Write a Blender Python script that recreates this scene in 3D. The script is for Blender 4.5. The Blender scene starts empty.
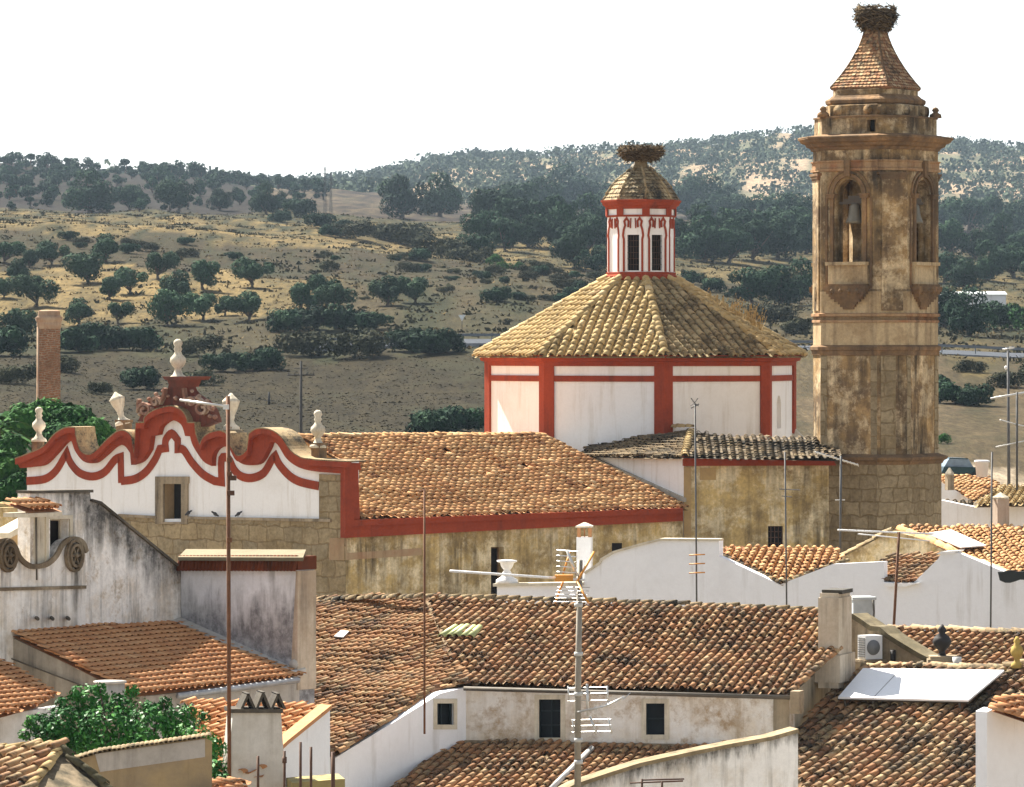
import bpy, math, random
from mathutils import Vector, Matrix, noise
from mathutils.geometry import tessellate_polygon
random.seed(7)
rad = math.radians
S = bpy.context.scene
# ------------------------------------------------------------------ camera, sky, sun, exposure
F = 4500.0      # focal length in pixels of the 1024 px wide picture
CZ = 16.0       # eye height above the town's streets
HY = 350.0      # pixel row of the horizon
cam = bpy.data.cameras.new('camera'); cam_o = bpy.data.objects.new('camera', cam)
S.collection.objects.link(cam_o); S.camera = cam_o
cam_o.location = (0, 0, CZ); cam_o.rotation_euler = (rad(90), 0, 0)
cam.sensor_width = 36; cam.lens = 36 * F / 1024
cam.shift_y = -(393.5 - HY) / 1024
cam.clip_start = 1; cam.clip_end = 9000
SUN = Vector((-0.40, 0.50, 0.77)).normalized()
W = bpy.data.worlds.new('World'); S.world = W; W.use_nodes = True
wn = W.node_tree; bg = wn.nodes['Background']; sk = wn.nodes.new('ShaderNodeTexSky')
sk.sky_type = 'NISHITA'; sk.sun_disc = False
sk.sun_elevation = math.asin(SUN.z); sk.sun_rotation = math.atan2(SUN.x, SUN.y)
sk.air_density = 1.0; sk.dust_density = 1.0; sk.ozone_density = 1.0; sk.altitude = 400
hs = wn.nodes.new('ShaderNodeHueSaturation'); hs.inputs['Saturation'].default_value = 0.35     # a white summer haze, hardly any blue
wn.links.new(sk.outputs[0], hs.inputs['Color']); wn.links.new(hs.outputs[0], bg.inputs[0]); bg.inputs[1].default_value = 0.052
sl = bpy.data.lights.new('sun', 'SUN'); so = bpy.data.objects.new('sun', sl); S.collection.objects.link(so)
sl.energy = 5.0; sl.angle = rad(0.53); sl.color = (1.0, 0.93, 0.82)
so.rotation_euler = SUN.to_track_quat('Z', 'Y').to_euler()
S.view_settings.view_transform = 'Standard'; S.view_settings.look = 'None'
S.view_settings.exposure = 1.9; S.view_settings.gamma = 1
S.cycles.volume_bounces = 0; S.cycles.max_bounces = 6; S.cycles.diffuse_bounces = 3

# ------------------------------------------------------------------ geometry helpers
CAM = Vector((0, 0, CZ)); UP = Vector((0, 0, 1))
def P(x, y, d): return Vector(((x - 512) * d / F, d, CZ + (HY - y) * d / F))
class Pl:                                   # a plane in the place; at() finds where a line of sight meets it
    def __init__(s, o, n): s.o = Vector(o); s.n = Vector(n).normalized()
    def at(s, x, y, off=0.0):
        dr = Vector(((x - 512) / F, 1, (HY - y) / F)); o = s.o + s.n * off
        return CAM + dr * ((o - CAM).dot(s.n) / dr.dot(s.n))
    def poly(s, pts, off=0.0): return [s.at(x, y, off) for x, y in pts]
class VP(Pl):                               # vertical wall plane through two ground points
    def __init__(s, x1, d1, x2, d2):
        a = P(x1, HY, d1); b = P(x2, HY, d2); s.u = (b - a).normalized()
        super().__init__(a, (s.u.y, -s.u.x, 0))
class RP(Pl):                               # roof plane: a point, the uphill bearing and the pitch
    def __init__(s, o, az, pitch):
        a, p = rad(az), rad(pitch)
        s.up = Vector((math.sin(a) * math.cos(p), math.cos(a) * math.cos(p), math.sin(p)))
        s.side = Vector((math.cos(a), -math.sin(a), 0))
        super().__init__(o, s.side.cross(s.up))

class MB:
    def __init__(s): s.v = []; s.f = []; s.t = []; s.uv = []; s.sm = []
    def face(s, pts, tint=(.5, .5, .5), uv=None, smooth=False):
        i = len(s.v); s.v += [tuple(p) for p in pts]; s.f.append(tuple(range(i, i + len(pts))))
        s.t.append(tint); s.uv.append(uv); s.sm.append(smooth)
    def grid(s, vs, fs, tint=(.5, .5, .5), smooth=True):
        i = len(s.v); s.v += [tuple(p) for p in vs]
        for f in fs:
            s.f.append(tuple(i + k for k in f)); s.t.append(tint); s.uv.append(None); s.sm.append(smooth)
    def slab(s, pts, back, holes=(), tint=(.5, .5, .5)):
        """polygon pts (3d, any winding) with holes, extruded by vector back"""
        pts = [Vector(p) for p in pts]; holes = [[Vector(p) for p in h] for h in holes]; back = Vector(back)
        n = -back.normalized(); hz = Vector((n.y, -n.x, 0))
        u = hz.normalized() if hz.length > .05 else Vector((1, 0, 0)); w = n.cross(u)
        if w.z < 0: w = -w
        U = lambda p: (p.dot(u), p.dot(w))
        flat = pts + [p for h in holes for p in h]
        area = lambda q: abs(sum(U(a)[0] * U(b)[1] - U(b)[0] * U(a)[1] for a, b in zip(q, q[1:] + q[:1]))) / 2
        want = area(pts) - sum(area(h) for h in holes); tris = []
        for tryout in range(10):                # the tessellator sometimes fills a hole: turn the rings until it does not
            hh = [h[tryout % 4:] + h[:tryout % 4] for h in holes]; pp = pts[tryout:] + pts[:tryout] if tryout < len(pts) else pts
            if tryout > 4: hh = [h[::-1] for h in hh]
            fl = pp + [p for h in hh for p in h]; tris = [[fl[k] for k in t] for t in tessellate_polygon([pp] + hh)]
            if not holes or abs(sum(area(t) for t in tris) - want) < .01 * want: break
        for tri in tris:
            a, b, c = tri
            if (b - a).cross(c - a).dot(n) < 0: b, c = c, b
            s.face((a, b, c), tint, (U(a), U(b), U(c)))
            s.face((a + back, c + back, b + back), tint, (U(a), U(c), U(b)))
        L = back.length
        for ring in [pts] + holes:
            for a, b in zip(ring, ring[1:] + ring[:1]):
                ua, ub = U(a), U(b)
                s.face((a, b, b + back, a + back), tint, (ua, ub, (ub[0] + L, ub[1]), (ua[0] + L, ua[1])))
    def box(s, c, h, rz=0, tint=(.5, .5, .5)):
        c = Vector(c); m = Matrix.Rotation(rz, 3, 'Z')
        q = [c + m @ Vector((sx * h[0], sy * h[1], sz * h[2])) for sz in (-1, 1) for sy in (-1, 1) for sx in (-1, 1)]
        for f in ((0, 2, 3, 1), (4, 5, 7, 6), (0, 1, 5, 4), (2, 6, 7, 3), (0, 4, 6, 2), (1, 3, 7, 5)):
            p = [q[k] for k in f]
            a = (p[1] - p[0]).length; b = (p[2] - p[1]).length
            s.face(p, tint, ((0, 0), (a, 0), (a, b), (0, b)))
    def tube(s, pts, r, n=6, tint=(.5, .5, .5), caps=True):
        pts = [Vector(p) for p in pts]
        rs = r if isinstance(r, (list, tuple)) else [r] * len(pts)
        vs = []; fs = []
        for i, p in enumerate(pts):
            d = (pts[min(i + 1, len(pts) - 1)] - pts[max(i - 1, 0)]).normalized()
            a = d.orthogonal().normalized() if abs(d.z) > .9 else d.cross(UP).normalized(); b = d.cross(a)
            vs += [p + (a * math.cos(2 * math.pi * k / n) + b * math.sin(2 * math.pi * k / n)) * rs[i] for k in range(n)]
        for i in range(len(pts) - 1):
            fs += [(i * n + k, i * n + (k + 1) % n, (i + 1) * n + (k + 1) % n, (i + 1) * n + k) for k in range(n)]
        if caps: fs += [tuple(range(n - 1, -1, -1)), tuple(range((len(pts) - 1) * n, len(pts) * n))]
        s.grid(vs, fs, tint, n > 4)
    def lathe(s, c, prof, n=16, tint=(.5, .5, .5), angles=None, smooth=True, off=0.0, tilt=None):
        c = Vector(c); vs = []; fs = []
        A = angles or [off + 2 * math.pi * k / n for k in range(n)]; n = len(A)
        for r, z in prof:
            for a in A:
                p = Vector((r * math.sin(a), -r * math.cos(a), z))
                vs.append(c + (tilt @ p if tilt else p))
        for i in range(len(prof) - 1):
            fs += [(i * n + k, i * n + (k + 1) % n, (i + 1) * n + (k + 1) % n, (i + 1) * n + k) for k in range(n)]
        fs += [tuple(range(n - 1, -1, -1)), tuple(range((len(prof) - 1) * n, len(prof) * n))]
        s.grid(vs, fs, tint, smooth)
OFF = {}
def link(o): S.collection.objects.link(o); return o
def tag(o, label=None, cat=None, group=None, kind=None):
    if label: o['label'] = label
    if cat: o['category'] = cat
    if group: o['group'] = group
    if kind: o['kind'] = kind
    return o
def thing(name, label, cat, loc, group=None):
    o = link(bpy.data.objects.new(name, None)); o.location = loc; o.empty_display_size = .3
    OFF[o.name] = Vector(loc); return tag(o, label, cat, group)
def mesh_of(name, mb, mat, off):
    me = bpy.data.meshes.new(name)
    me.from_pydata([(x - off[0], y - off[1], z - off[2]) for x, y, z in mb.v], [], mb.f)
    ca = me.color_attributes.new('tint', 'FLOAT_COLOR', 'CORNER'); uvl = me.uv_layers.new(name='uv')
    cols = []; uvs = []
    for f, t, uv in zip(mb.f, mb.t, mb.uv):
        for k in range(len(f)):
            cols += (t[0], t[1], t[2], 1); uvs += uv[k] if uv else (mb.v[f[k]][0], mb.v[f[k]][2])
    ca.data.foreach_set('color', cols); uvl.data.foreach_set('uv', uvs)
    me.polygons.foreach_set('use_smooth', mb.sm)
    me.materials.append(mat); me.update(); return me
def obj(name, mb, mat, parent=None, label=None, cat=None, group=None, kind=None):
    if parent: off = OFF[parent.name]
    else:
        xs, ys, zs = zip(*mb.v)
        off = Vector(((min(xs) + max(xs)) / 2, (min(ys) + max(ys)) / 2, min(zs)))
    o = link(bpy.data.objects.new(name, mesh_of(name, mb, mat, off)))
    if parent: o.parent = parent
    else: o.location = off
    OFF[o.name] = off
    return tag(o, label, cat, group, kind)
def fbm(x, y, z=0.0, o=4): return noise.fractal(Vector((x, y, z)), 1.0, 2.0, o)

# ------------------------------------------------------------------ material helpers
class N:
    def __init__(s, name, rough=.9, spec=.2):
        s.m = bpy.data.materials.new(name); s.m.use_nodes = True; s.nt = s.m.node_tree
        s.b = s.nt.nodes['Principled BSDF']; s.b.inputs['Roughness'].default_value = rough
        s.b.inputs['Specular IOR Level'].default_value = spec
        s.co = s.n('ShaderNodeTexCoord').outputs['Object']
    def n(s, t, **k):
        q = s.nt.nodes.new(t)
        for a, v in k.items(): setattr(q, a, v)
        return q
    def put(s, sock, v):
        if isinstance(v, bpy.types.NodeSocket): s.nt.links.new(v, sock)
        else:
            if sock.type == 'RGBA' and not isinstance(v, (int, float)) and len(v) == 3: v = (*v, 1)
            sock.default_value = v
    def map(s, sc, loc=(0, 0, 0), v=None):
        q = s.n('ShaderNodeMapping'); s.put(q.inputs[0], v or s.co); q.inputs['Scale'].default_value = sc if hasattr(sc, '__len__') else (sc,) * 3
        q.inputs['Location'].default_value = loc; return q.outputs[0]
    def noise(s, scale=1, detail=6, rough=.6, v=None, dist=0):
        q = s.n('ShaderNodeTexNoise'); s.put(q.inputs['Vector'], v or s.co)
        q.inputs['Scale'].default_value = scale; q.inputs['Detail'].default_value = detail; q.inputs['Roughness'].default_value = rough
        q.inputs['Distortion'].default_value = dist; return q.outputs[0]
    def ramp(s, f, *st):
        q = s.n('ShaderNodeValToRGB'); s.put(q.inputs[0], f); e = q.color_ramp.elements
        while len(e) < len(st): e.new(.5)
        for k, (p, c) in enumerate(st):
            e[k].position = p; e[k].color = (c, c, c, 1) if isinstance(c, (int, float)) else (*c, 1)
        return q.outputs[0]
    def mix(s, f, a, b, mode='MIX'):
        q = s.n('ShaderNodeMix', data_type='RGBA', blend_type=mode); s.put(q.inputs[0], f); s.put(q.inputs[6], a); s.put(q.inputs[7], b); return q.outputs[2]
    def math(s, op, a, b=0.0, c=None):
        q = s.n('ShaderNodeMath', operation=op); s.put(q.inputs[0], a); s.put(q.inputs[1], b)
        if c is not None: s.put(q.inputs[2], c)
        return q.outputs[0]
    def attr(s, name='tint'):
        q = s.n('ShaderNodeAttribute', attribute_name=name); r = s.n('ShaderNodeSeparateColor'); s.put(r.inputs[0], q.outputs['Color'])
        return r.outputs
    def bump(s, h, st=.3, dist=.02):
        q = s.n('ShaderNodeBump'); q.inputs['Strength'].default_value = st; q.inputs['Distance'].default_value = dist
        s.put(q.inputs['Height'], h); s.put(s.b.inputs['Normal'], q.outputs[0])
    def done(s, col): s.put(s.b.inputs['Base Color'], col); return s.m
MATS = {}
def flat(name, c, rough=.7, metal=0, var=.25):
    if name in MATS: return MATS[name]
    k = N(name, rough, .3); k.b.inputs['Metallic'].default_value = metal
    f = k.noise(3, 5); v = k.ramp(f, (.3, 1 - var), (.7, 1 + var * .4))
    MATS[name] = k.done(k.mix(1.0, c, v, 'MULTIPLY')); return MATS[name]
def plaster(name, base, d1, d2, patch=.35, streak=.35, scale=1.0, bump=.25, extra=None, lines=(), fine=.12):
    """wall render: base colour, blotches of d1, vertical rain streaks of d2; extra=(colour, amount) third patches;
    lines: (point, downward normal, depth, colour) stains that hang below an edge"""
    k = N(name, .92, .15)
    c = base
    a = k.noise(.55 * scale, 10, .72); c = k.mix(k.ramp(a, (.62 - patch * .45, 0), (.78 - patch * .35, 1)), c, d1)
    if extra:
        e = k.noise(.9 * scale, 12, .78, k.map(1, (7.3, 3.1, 9.7)))
        c = k.mix(k.ramp(e, (.63 - extra[1] * .45, 0), (.76 - extra[1] * .45, 1)), c, extra[0])
    s1 = k.noise(1.6 * scale, 7, .65, k.map((1.5, 1.5, .12)))
    m = k.noise(.5 * scale, 4, .6, k.map(1, (3.7, 1.9, 5)))
    f = k.math('MULTIPLY', k.ramp(s1, (.64 - streak * .4, 0), (.84 - streak * .35, 1)), k.ramp(m, (.3, 0), (.62, 1)))
    c = k.mix(f, c, d2)
    for (pt, dn, depth, col, *fr) in lines:
        fr = fr[0] if fr else 1.3
        q = k.n('ShaderNodeVectorMath', operation='DOT_PRODUCT'); k.put(q.inputs[0], k.n('ShaderNodeNewGeometry').outputs['Position']); q.inputs[1].default_value = dn
        d = k.math('SUBTRACT', q.outputs['Value'], Vector(pt).dot(Vector(dn)))
        nn = k.noise(fr, 8, .7, k.map((1, 1, .18), (1, 2, 3)))
        g = k.math('ADD', k.math('DIVIDE', d, -depth), k.math('MULTIPLY', nn, 2.0))
        c = k.mix(k.math('MULTIPLY', k.ramp(g, (.42, 0), (.95, .95)), k.ramp(k.noise(4, 8, .75), (.3, .45), (.6, 1))), c, col)
    fn = k.noise(9, 6, .7); c = k.mix(1.0, c, k.ramp(fn, (.25, 1 - fine), (.75, 1 + fine * .5)), 'MULTIPLY')
    k.bump(k.math('ADD', fn, k.math('MULTIPLY', a, 2.0)), bump, .03)
    MATS[name] = k.done(c); return MATS[name]
def tile_mat(name, stops, lichen=(.36, .30, .17), la=.35, moss=(.045, .04, .032), ma=.3):
    k = N(name, .88, .2); t = k.attr()
    c = k.ramp(t[0], *stops)
    a = k.noise(7, 8, .75); c = k.mix(k.math('MULTIPLY', k.ramp(a, (.5 - la * .3, 0), (.72 - la * .2, 1)), k.ramp(t[1], (.15, .1), (.9, 1))), c, lichen)
    b = k.noise(.9, 8, .72); b2 = k.noise(11, 5, .7)
    g = k.math('ADD', k.math('MULTIPLY', b, .65), k.math('MULTIPLY', b2, .35))
    c = k.mix(k.ramp(g, (.60 - ma * .3, 0), (.70 - ma * .25, 1)), c, moss)
    k.bump(k.noise(25, 5, .7), .35, .02)
    MATS[name] = k.done(c); return MATS[name]
# ------------------------------------------------------------------ terrain
TX = [-600, 0, 150, 300, 480, 640, 800, 940, 1024, 1600]
TT = [(250, 418,420,426,432,434,440,440,440,440,440), (300, 372,375,385,392,392,400,402,406,408,410),
 (335, 352,352,352,352,348,351,355,359,363,372), (350, 347,347,347,347,343,346,350,354,357,366),
 (380, 322,325,324,320,318,325,333,342,344,350), (430, 288,290,290,292,284,300,314,328,334,340),
 (470, 260,262,266,274,272,284,298,312,320,330), (500, 230,236,240,252,266,276,290,300,310,320),
 (520, 216,222,229,240,260,270,283,295,303,312), (600, 212,217,222,230,244,254,264,276,282,290),
 (750, 208,212,214,214,224,234,244,252,256,262), (1000, 180,185,188,200,214,222,228,234,236,240),
 (1150, 158,165,173,191,210,218,224,226,228,232), (1400, 175,180,185,195,203,208,212,214,216,220),
 (2000, 185,188,186,185,160,152,134,146,151,150), (2900, 215,210,205,195,175,165,150,158,162,160)]
TD = [60, 130, 230] + [r[0] * 1.5 for r in TT]
TZ = [[0.0] * 10, [0.0] * 10, [1.0] * 10] + [[CZ + (HY - y) * r[0] * 1.5 / F for y in r[1:]] for r in TT]
def tz(X, Y, rough=True):
    px = 512 + X * F / max(Y, 200.0); d = max(60.0, min(Y, TD[-1] - 1))
    j = 0
    while j < len(TD) - 2 and TD[j + 1] <= d: j += 1
    px = max(TX[0], min(TX[-1] - .01, px)); i = 0
    while i < len(TX) - 2 and TX[i + 1] <= px: i += 1
    a = (px - TX[i]) / (TX[i + 1] - TX[i]); a = a * a * (3 - 2 * a); b = (d - TD[j]) / (TD[j + 1] - TD[j])
    z0 = TZ[j][i] * (1 - a) + TZ[j][i + 1] * a; z1 = TZ[j + 1][i] * (1 - a) + TZ[j + 1][i + 1] * a
    z = z0 * (1 - b) + z1 * b
    if rough and d > 300:
        k = min(1, (d - 300) / 250)
        z += k * (fbm(X * .06, Y * .03, 1) * .5 * min(4, d / 500) + fbm(X * .012, Y * .008, 5) * d * .0011)
    return z
def hit(x, y, d0=235.0):
    d = d0
    while d < 3000:
        if tz((x - 512) * d / F, d) >= CZ + (HY - y) * d / F: return Vector(((x - 512) * d / F, d, tz((x - 512) * d / F, d)))
        d *= 1.0015
    return None
def lerp(a, b, t): t = max(0, min(1, t)); return tuple(p * (1 - t) + q * t for p, q in zip(a, b))
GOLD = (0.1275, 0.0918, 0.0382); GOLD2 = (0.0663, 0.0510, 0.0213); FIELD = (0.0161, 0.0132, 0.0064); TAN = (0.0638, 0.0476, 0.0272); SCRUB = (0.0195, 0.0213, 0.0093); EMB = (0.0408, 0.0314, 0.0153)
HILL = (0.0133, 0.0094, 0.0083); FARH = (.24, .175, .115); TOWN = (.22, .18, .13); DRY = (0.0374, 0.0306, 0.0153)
def ground_col(px, d):
    n = fbm(px * .02, d * .012, 3); n2 = fbm(px * .06, d * .05, 9); r = px > 690
    d += n * 22
    if d < 340: c = TOWN
    elif d < 495: c = lerp(TAN, DRY, .4 + n) if r else lerp(FIELD, (.028, .022, .011), .35 + n2 * .8)
    elif d < 575: c = lerp(DRY, SCRUB, .55 + n * 1.3) if not r else lerp(DRY, GOLD2, .3 + n * 1.3)
    elif d < 690: c = lerp(GOLD, GOLD2, .35 + n + max(0, (px - 250) / 140)) if px < 345 else lerp(EMB, SCRUB, .45 + n * 1.3)
    elif d < 760: c = lerp(lerp(EMB, (.022, .017, .010), .45), SCRUB, .25 + n2 * 1.1)
    elif d < 1010:
        c = lerp(GOLD, GOLD2, .3 + n * 1.2); c = lerp(c, SCRUB, max(0, n2 * 2.2 + (.35 if d > 830 else -.25)))
        if r or px > 420: c = lerp(c, SCRUB, .35 if r else .2)
    elif d < 1150: c = lerp(SCRUB, GOLD2, .3 + n2 * 1.5)
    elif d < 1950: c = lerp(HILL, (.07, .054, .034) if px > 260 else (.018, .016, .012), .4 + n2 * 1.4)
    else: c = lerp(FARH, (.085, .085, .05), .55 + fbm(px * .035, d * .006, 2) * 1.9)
    return c
def build_terrain():
    mb = MB(); xs = [-600 + 9 * i for i in range(245)]; ds = [-40.0, 20.0, 60.0]
    d = 90.0
    while d < 4300: ds.append(d); d *= 1.0135 if d > 330 else 1.04
    nx = len(xs); vs = []; cs = []
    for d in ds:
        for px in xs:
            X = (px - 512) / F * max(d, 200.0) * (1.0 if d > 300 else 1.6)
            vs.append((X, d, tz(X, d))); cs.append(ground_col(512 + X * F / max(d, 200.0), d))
    for j in range(len(ds) - 1):
        for i in range(nx - 1): mb.f.append((j * nx + i, j * nx + i + 1, (j + 1) * nx + i + 1, (j + 1) * nx + i))
    mb.v = vs; mb.t = [cs[f[0]] for f in mb.f]; mb.uv = [None] * len(mb.f); mb.sm = [True] * len(mb.f)
    k = N('dry_ground', 1.0, .05)
    at = k.n('ShaderNodeAttribute', attribute_name='tint').outputs['Color']
    f1 = k.noise(.35, 10, .75, k.map((1, .22, 1))); f2 = k.noise(2.0, 6, .7, k.map((1, .12, 1))); f3 = k.noise(.12, 8, .75, k.map((1, .35, 1)))
    c = k.mix(1.0, at, k.ramp(f1, (.3, .6), (.7, 1.35)), 'MULTIPLY')
    c = k.mix(1.0, c, k.ramp(f2, (.3, .55), (.7, 1.45)), 'MULTIPLY')
    c = k.mix(k.ramp(f3, (.52, 0), (.64, .6)), c, (.028, .028, .015))
    k.bump(k.math('ADD', f1, f2), .8, .25); m = k.done(c)
    me = bpy.data.meshes.new('ground'); me.from_pydata(mb.v, [], mb.f)
    ca = me.color_attributes.new('tint', 'FLOAT_COLOR', 'POINT')
    ca.data.foreach_set('color', [q for c in cs for q in (*c, 1)])
    me.polygons.foreach_set('use_smooth', mb.sm); me.materials.append(m)
    o = link(bpy.data.objects.new('ground', me)); tag(o, kind='structure', label='dry grass slopes, ploughed field and hills behind the town')
build_terrain()
def build_haze():
    mb = MB(); mb.box((0, 2300, 200), (1700, 2600, 202.5))
    m = bpy.data.materials.new('haze_air'); m.use_nodes = True; nt = m.node_tree; nt.nodes.remove(nt.nodes['Principled BSDF'])
    v = nt.nodes.new('ShaderNodeVolumePrincipled'); v.inputs['Color'].default_value = (.62, .80, 1, 1); v.inputs['Density'].default_value = HAZE
    v.inputs['Anisotropy'].default_value = .3
    nt.links.new(v.outputs[0], nt.nodes['Material Output'].inputs['Volume'])
    obj('haze', mb, m, kind='stuff', label='thin bluish summer haze over the hills')
HAZE = 4.0e-5
build_haze()
# country road with its guard rail
def build_road():
    mb = MB(); gm = MB(); pts = []
    for i in range(60):
        px = 300 + i * 16; d = 516; X = (px - 512) / F * d; pts.append(Vector((X, d + fbm(px * .004, 0, 0) * 6, 0)))
    zz = [max(tz(p.x, p.y + o, False) for o in (-4, 0, 4)) for p in pts]
    for p, z in zip(pts, zz): p.z = z + .35
    for a, b in zip(pts, pts[1:]):
        o = Vector((0, 4.2, .25)); e = Vector((0, 1.5, -1.6))
        mb.face((a - o * 1, b - o * 1, b + o, a + o)); mb.face((a - o - Vector((0, 1.5, 1.8)), b - o - Vector((0, 1.5, 1.8)), b - o, a - o)); mb.face((a + o, b + o, b + o + e, a + o + e))
    o = obj('road', mb, flat('asphalt', (.075, .082, .095), .9), kind='structure', label='grey country road crossing below the slopes')
    for q in ('asphalt', 'galvanised'):
        if q in MATS: MATS[q].node_tree.nodes['Principled BSDF'].inputs['Specular IOR Level'].default_value = 0
    r = thing('guard_rail', 'pale metal guard rail along the country road below the slopes', 'guard rail', pts[30])
    for a, b in zip(pts, pts[1:]):
        q = Vector((0, -4, .55)); h = Vector((0, 0, .3)); t = Vector((0, .08, 0))
        gm.face((a + q, b + q, b + q + h, a + q + h)); gm.face((a + q + t, a + q + h + t, b + q + h + t, b + q + t)); gm.face((a + q + h, b + q + h, b + q + h + t, a + q + h + t))
    obj('rail', gm, flat('galvanised', (.16, .18, .21), .6, .1), r)
    MATS['galvanised'].node_tree.nodes['Principled BSDF'].inputs['Specular IOR Level'].default_value = .05; MATS['galvanised'].node_tree.nodes['Principled BSDF'].inputs['Metallic'].default_value = 0
    pm = MB()
    for p in pts[::2]: pm.box(p + Vector((0, -3.85, .4)), (.06, .06, .5))
    obj('rail_posts', pm, MATS['galvanised'], r)['kind'] = 'stuff'
build_road()

def ground_cover():
    rn = random.Random(21); g = MB(); sc = MB(); cl = MB()
    def tuft(mb, p, h, w, k, t):
        for _ in range(k):
            a = rn.uniform(0, 6.28); d = Vector((math.cos(a), math.sin(a), 0)); q = p + Vector((rn.gauss(0, w), rn.gauss(0, w), -.05)); tp = q + Vector((rn.gauss(0, .5) * w, rn.gauss(0, .3) * w, h * rn.uniform(.5, 1.1))); v = max(0, min(1, t + rn.gauss(0, .15)))
            mb.face((q - d * w * .5, q + d * w * .5, tp + d * w * .22, tp - d * w * .22), (v, v, v))
    for _ in range(11000):
        px = rn.uniform(-30, 1050); d = 500 + 640 * rn.random(); X = (px - 512) / F * d; n = fbm(px * .03, d * .015, 7); z = tz(X, d)
        if n > .02 + (.22 if 575 < d < 690 and px < 345 else 0) or rn.random() < .1: tuft(sc, Vector((X, d, z)), rn.uniform(.12, .55), rn.uniform(.22, .7), 5, rn.uniform(.1, .9))
        else: tuft(g, Vector((X, d, z)), rn.uniform(.15, .4), rn.uniform(.12, .4), 4, rn.uniform(.2, .9))
    for _ in range(16000):
        px = rn.uniform(-30, 700); d = 355 + 140 * rn.random(); X = (px - 512) / F * d; p = Vector((X, d, tz(X, d))); s = rn.uniform(.06, .2); t = rn.random()
        q = [p + Vector((rn.gauss(0, s), rn.gauss(0, s), -.03)) for _ in range(3)] + [p + Vector((0, 0, s * rn.uniform(.25, .7)))]
        for f in ((0, 1, 3), (1, 2, 3), (2, 0, 3)): cl.face([q[i] for i in f], (t, t, t))
    def m(name, *st):
        k = N(name, 1, .05); t = k.attr(); return k.done(k.ramp(t[0], *st))
    obj('dry_grass', g, m('straw_grass', (0, (.06, .043, .02)), (.5, (.12, .085, .037)), (1, (.19, .14, .068))), kind='stuff', label='dry golden grass tufts on the slopes', cat='grass')
    obj('low_scrub', sc, m('scrub_tufts', (0, (.022, .024, .011)), (.5, (.038, .036, .017)), (1, (.065, .054, .028))), kind='stuff', label='dark low scrub tufts over the slopes', cat='scrub')
    obj('ploughed_clods', cl, m('clod_earth', (0, (.013, .011, .006)), (.6, (.026, .022, .011)), (1, (.05, .042, .026))), kind='stuff', label='loose clods of the ploughed brown field', cat='soil')
ground_cover()
# ------------------------------------------------------------------ trees and shrubs
def leaf_mat(name, dark, mid, light, rough=.85):
    k = N(name, rough, .08); t = k.attr(); c = k.ramp(t[0], (0, dark), (.5, mid), (1, light))
    r = k.n('ShaderNodeObjectInfo').outputs['Random']; c = k.mix(1.0, c, k.ramp(r, (0, .72), (1, 1.25)), 'MULTIPLY')
    k.b.inputs['Subsurface Weight'].default_value = 0; MATS[name] = k.done(c); return MATS[name]
bark = plaster('bark', (.09, .068, .05), (.06, .045, .035), (.13, .11, .09))
LM = {'olive': leaf_mat('olive_leaves', (.012, .034, .018), (.027, .062, .032), (.055, .10, .050)),
      'oak': leaf_mat('oak_leaves', (.005, .020, .011), (.013, .038, .019), (.030, .066, .030)),
      'scrub': leaf_mat('scrub_leaves', (.016, .021, .010), (.032, .037, .018), (.058, .058, .030)),
      'bright': leaf_mat('bright_leaves', (.010, .042, .010), (.024, .085, .018), (.06, .15, .035)),
      'lemon': leaf_mat('citrus_leaves', (.010, .050, .012), (.026, .115, .024), (.085, .25, .05), .45)}
def leaves(mb, lobes, n, leaf, rnd, flatten=0.0, inner=.55):
    tot = sum(l[1] ** 2 for l in lobes)
    for c, r, sq in lobes:
        base = rnd.uniform(.15, .75)
        for _ in range(int(n * r * r / tot)):
            z = rnd.uniform(-1, 1); a = rnd.uniform(0, 6.283); q = math.sqrt(1 - z * z)
            d = Vector((q * math.cos(a), q * math.sin(a), z))
            rr = r * rnd.uniform(inner, 1.0) ** .5 * (1 + .22 * noise.noise(d * 2.3 + Vector(c)))
            p = Vector(c) + Vector((d.x * rr, d.y * rr, d.z * rr * sq))
            nn = (d + Vector((rnd.gauss(0, .38), rnd.gauss(0, .38), rnd.gauss(0, .38)))).normalized()
            u = nn.orthogonal().normalized(); u = Matrix.Rotation(rnd.uniform(0, 6.28), 3, nn) @ u; v = nn.cross(u)
            s = leaf * rnd.uniform(.6, 1.3); w = s * rnd.uniform(.35, .6)
            t = max(0, min(1, rnd.gauss(base, .22)))
            mb.face((p - u * s, p - v * w, p + u * s, p + v * w), (t, t, t))
def copy_tree(src, loc, sc, rz, name=None):
    r = src.copy(); link(r); r.location = loc; r.scale = (sc, sc, sc); r.rotation_euler = (0, 0, rz)
    for ch in src.children:
        c = ch.copy(); link(c); c.parent = r
    return r
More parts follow.
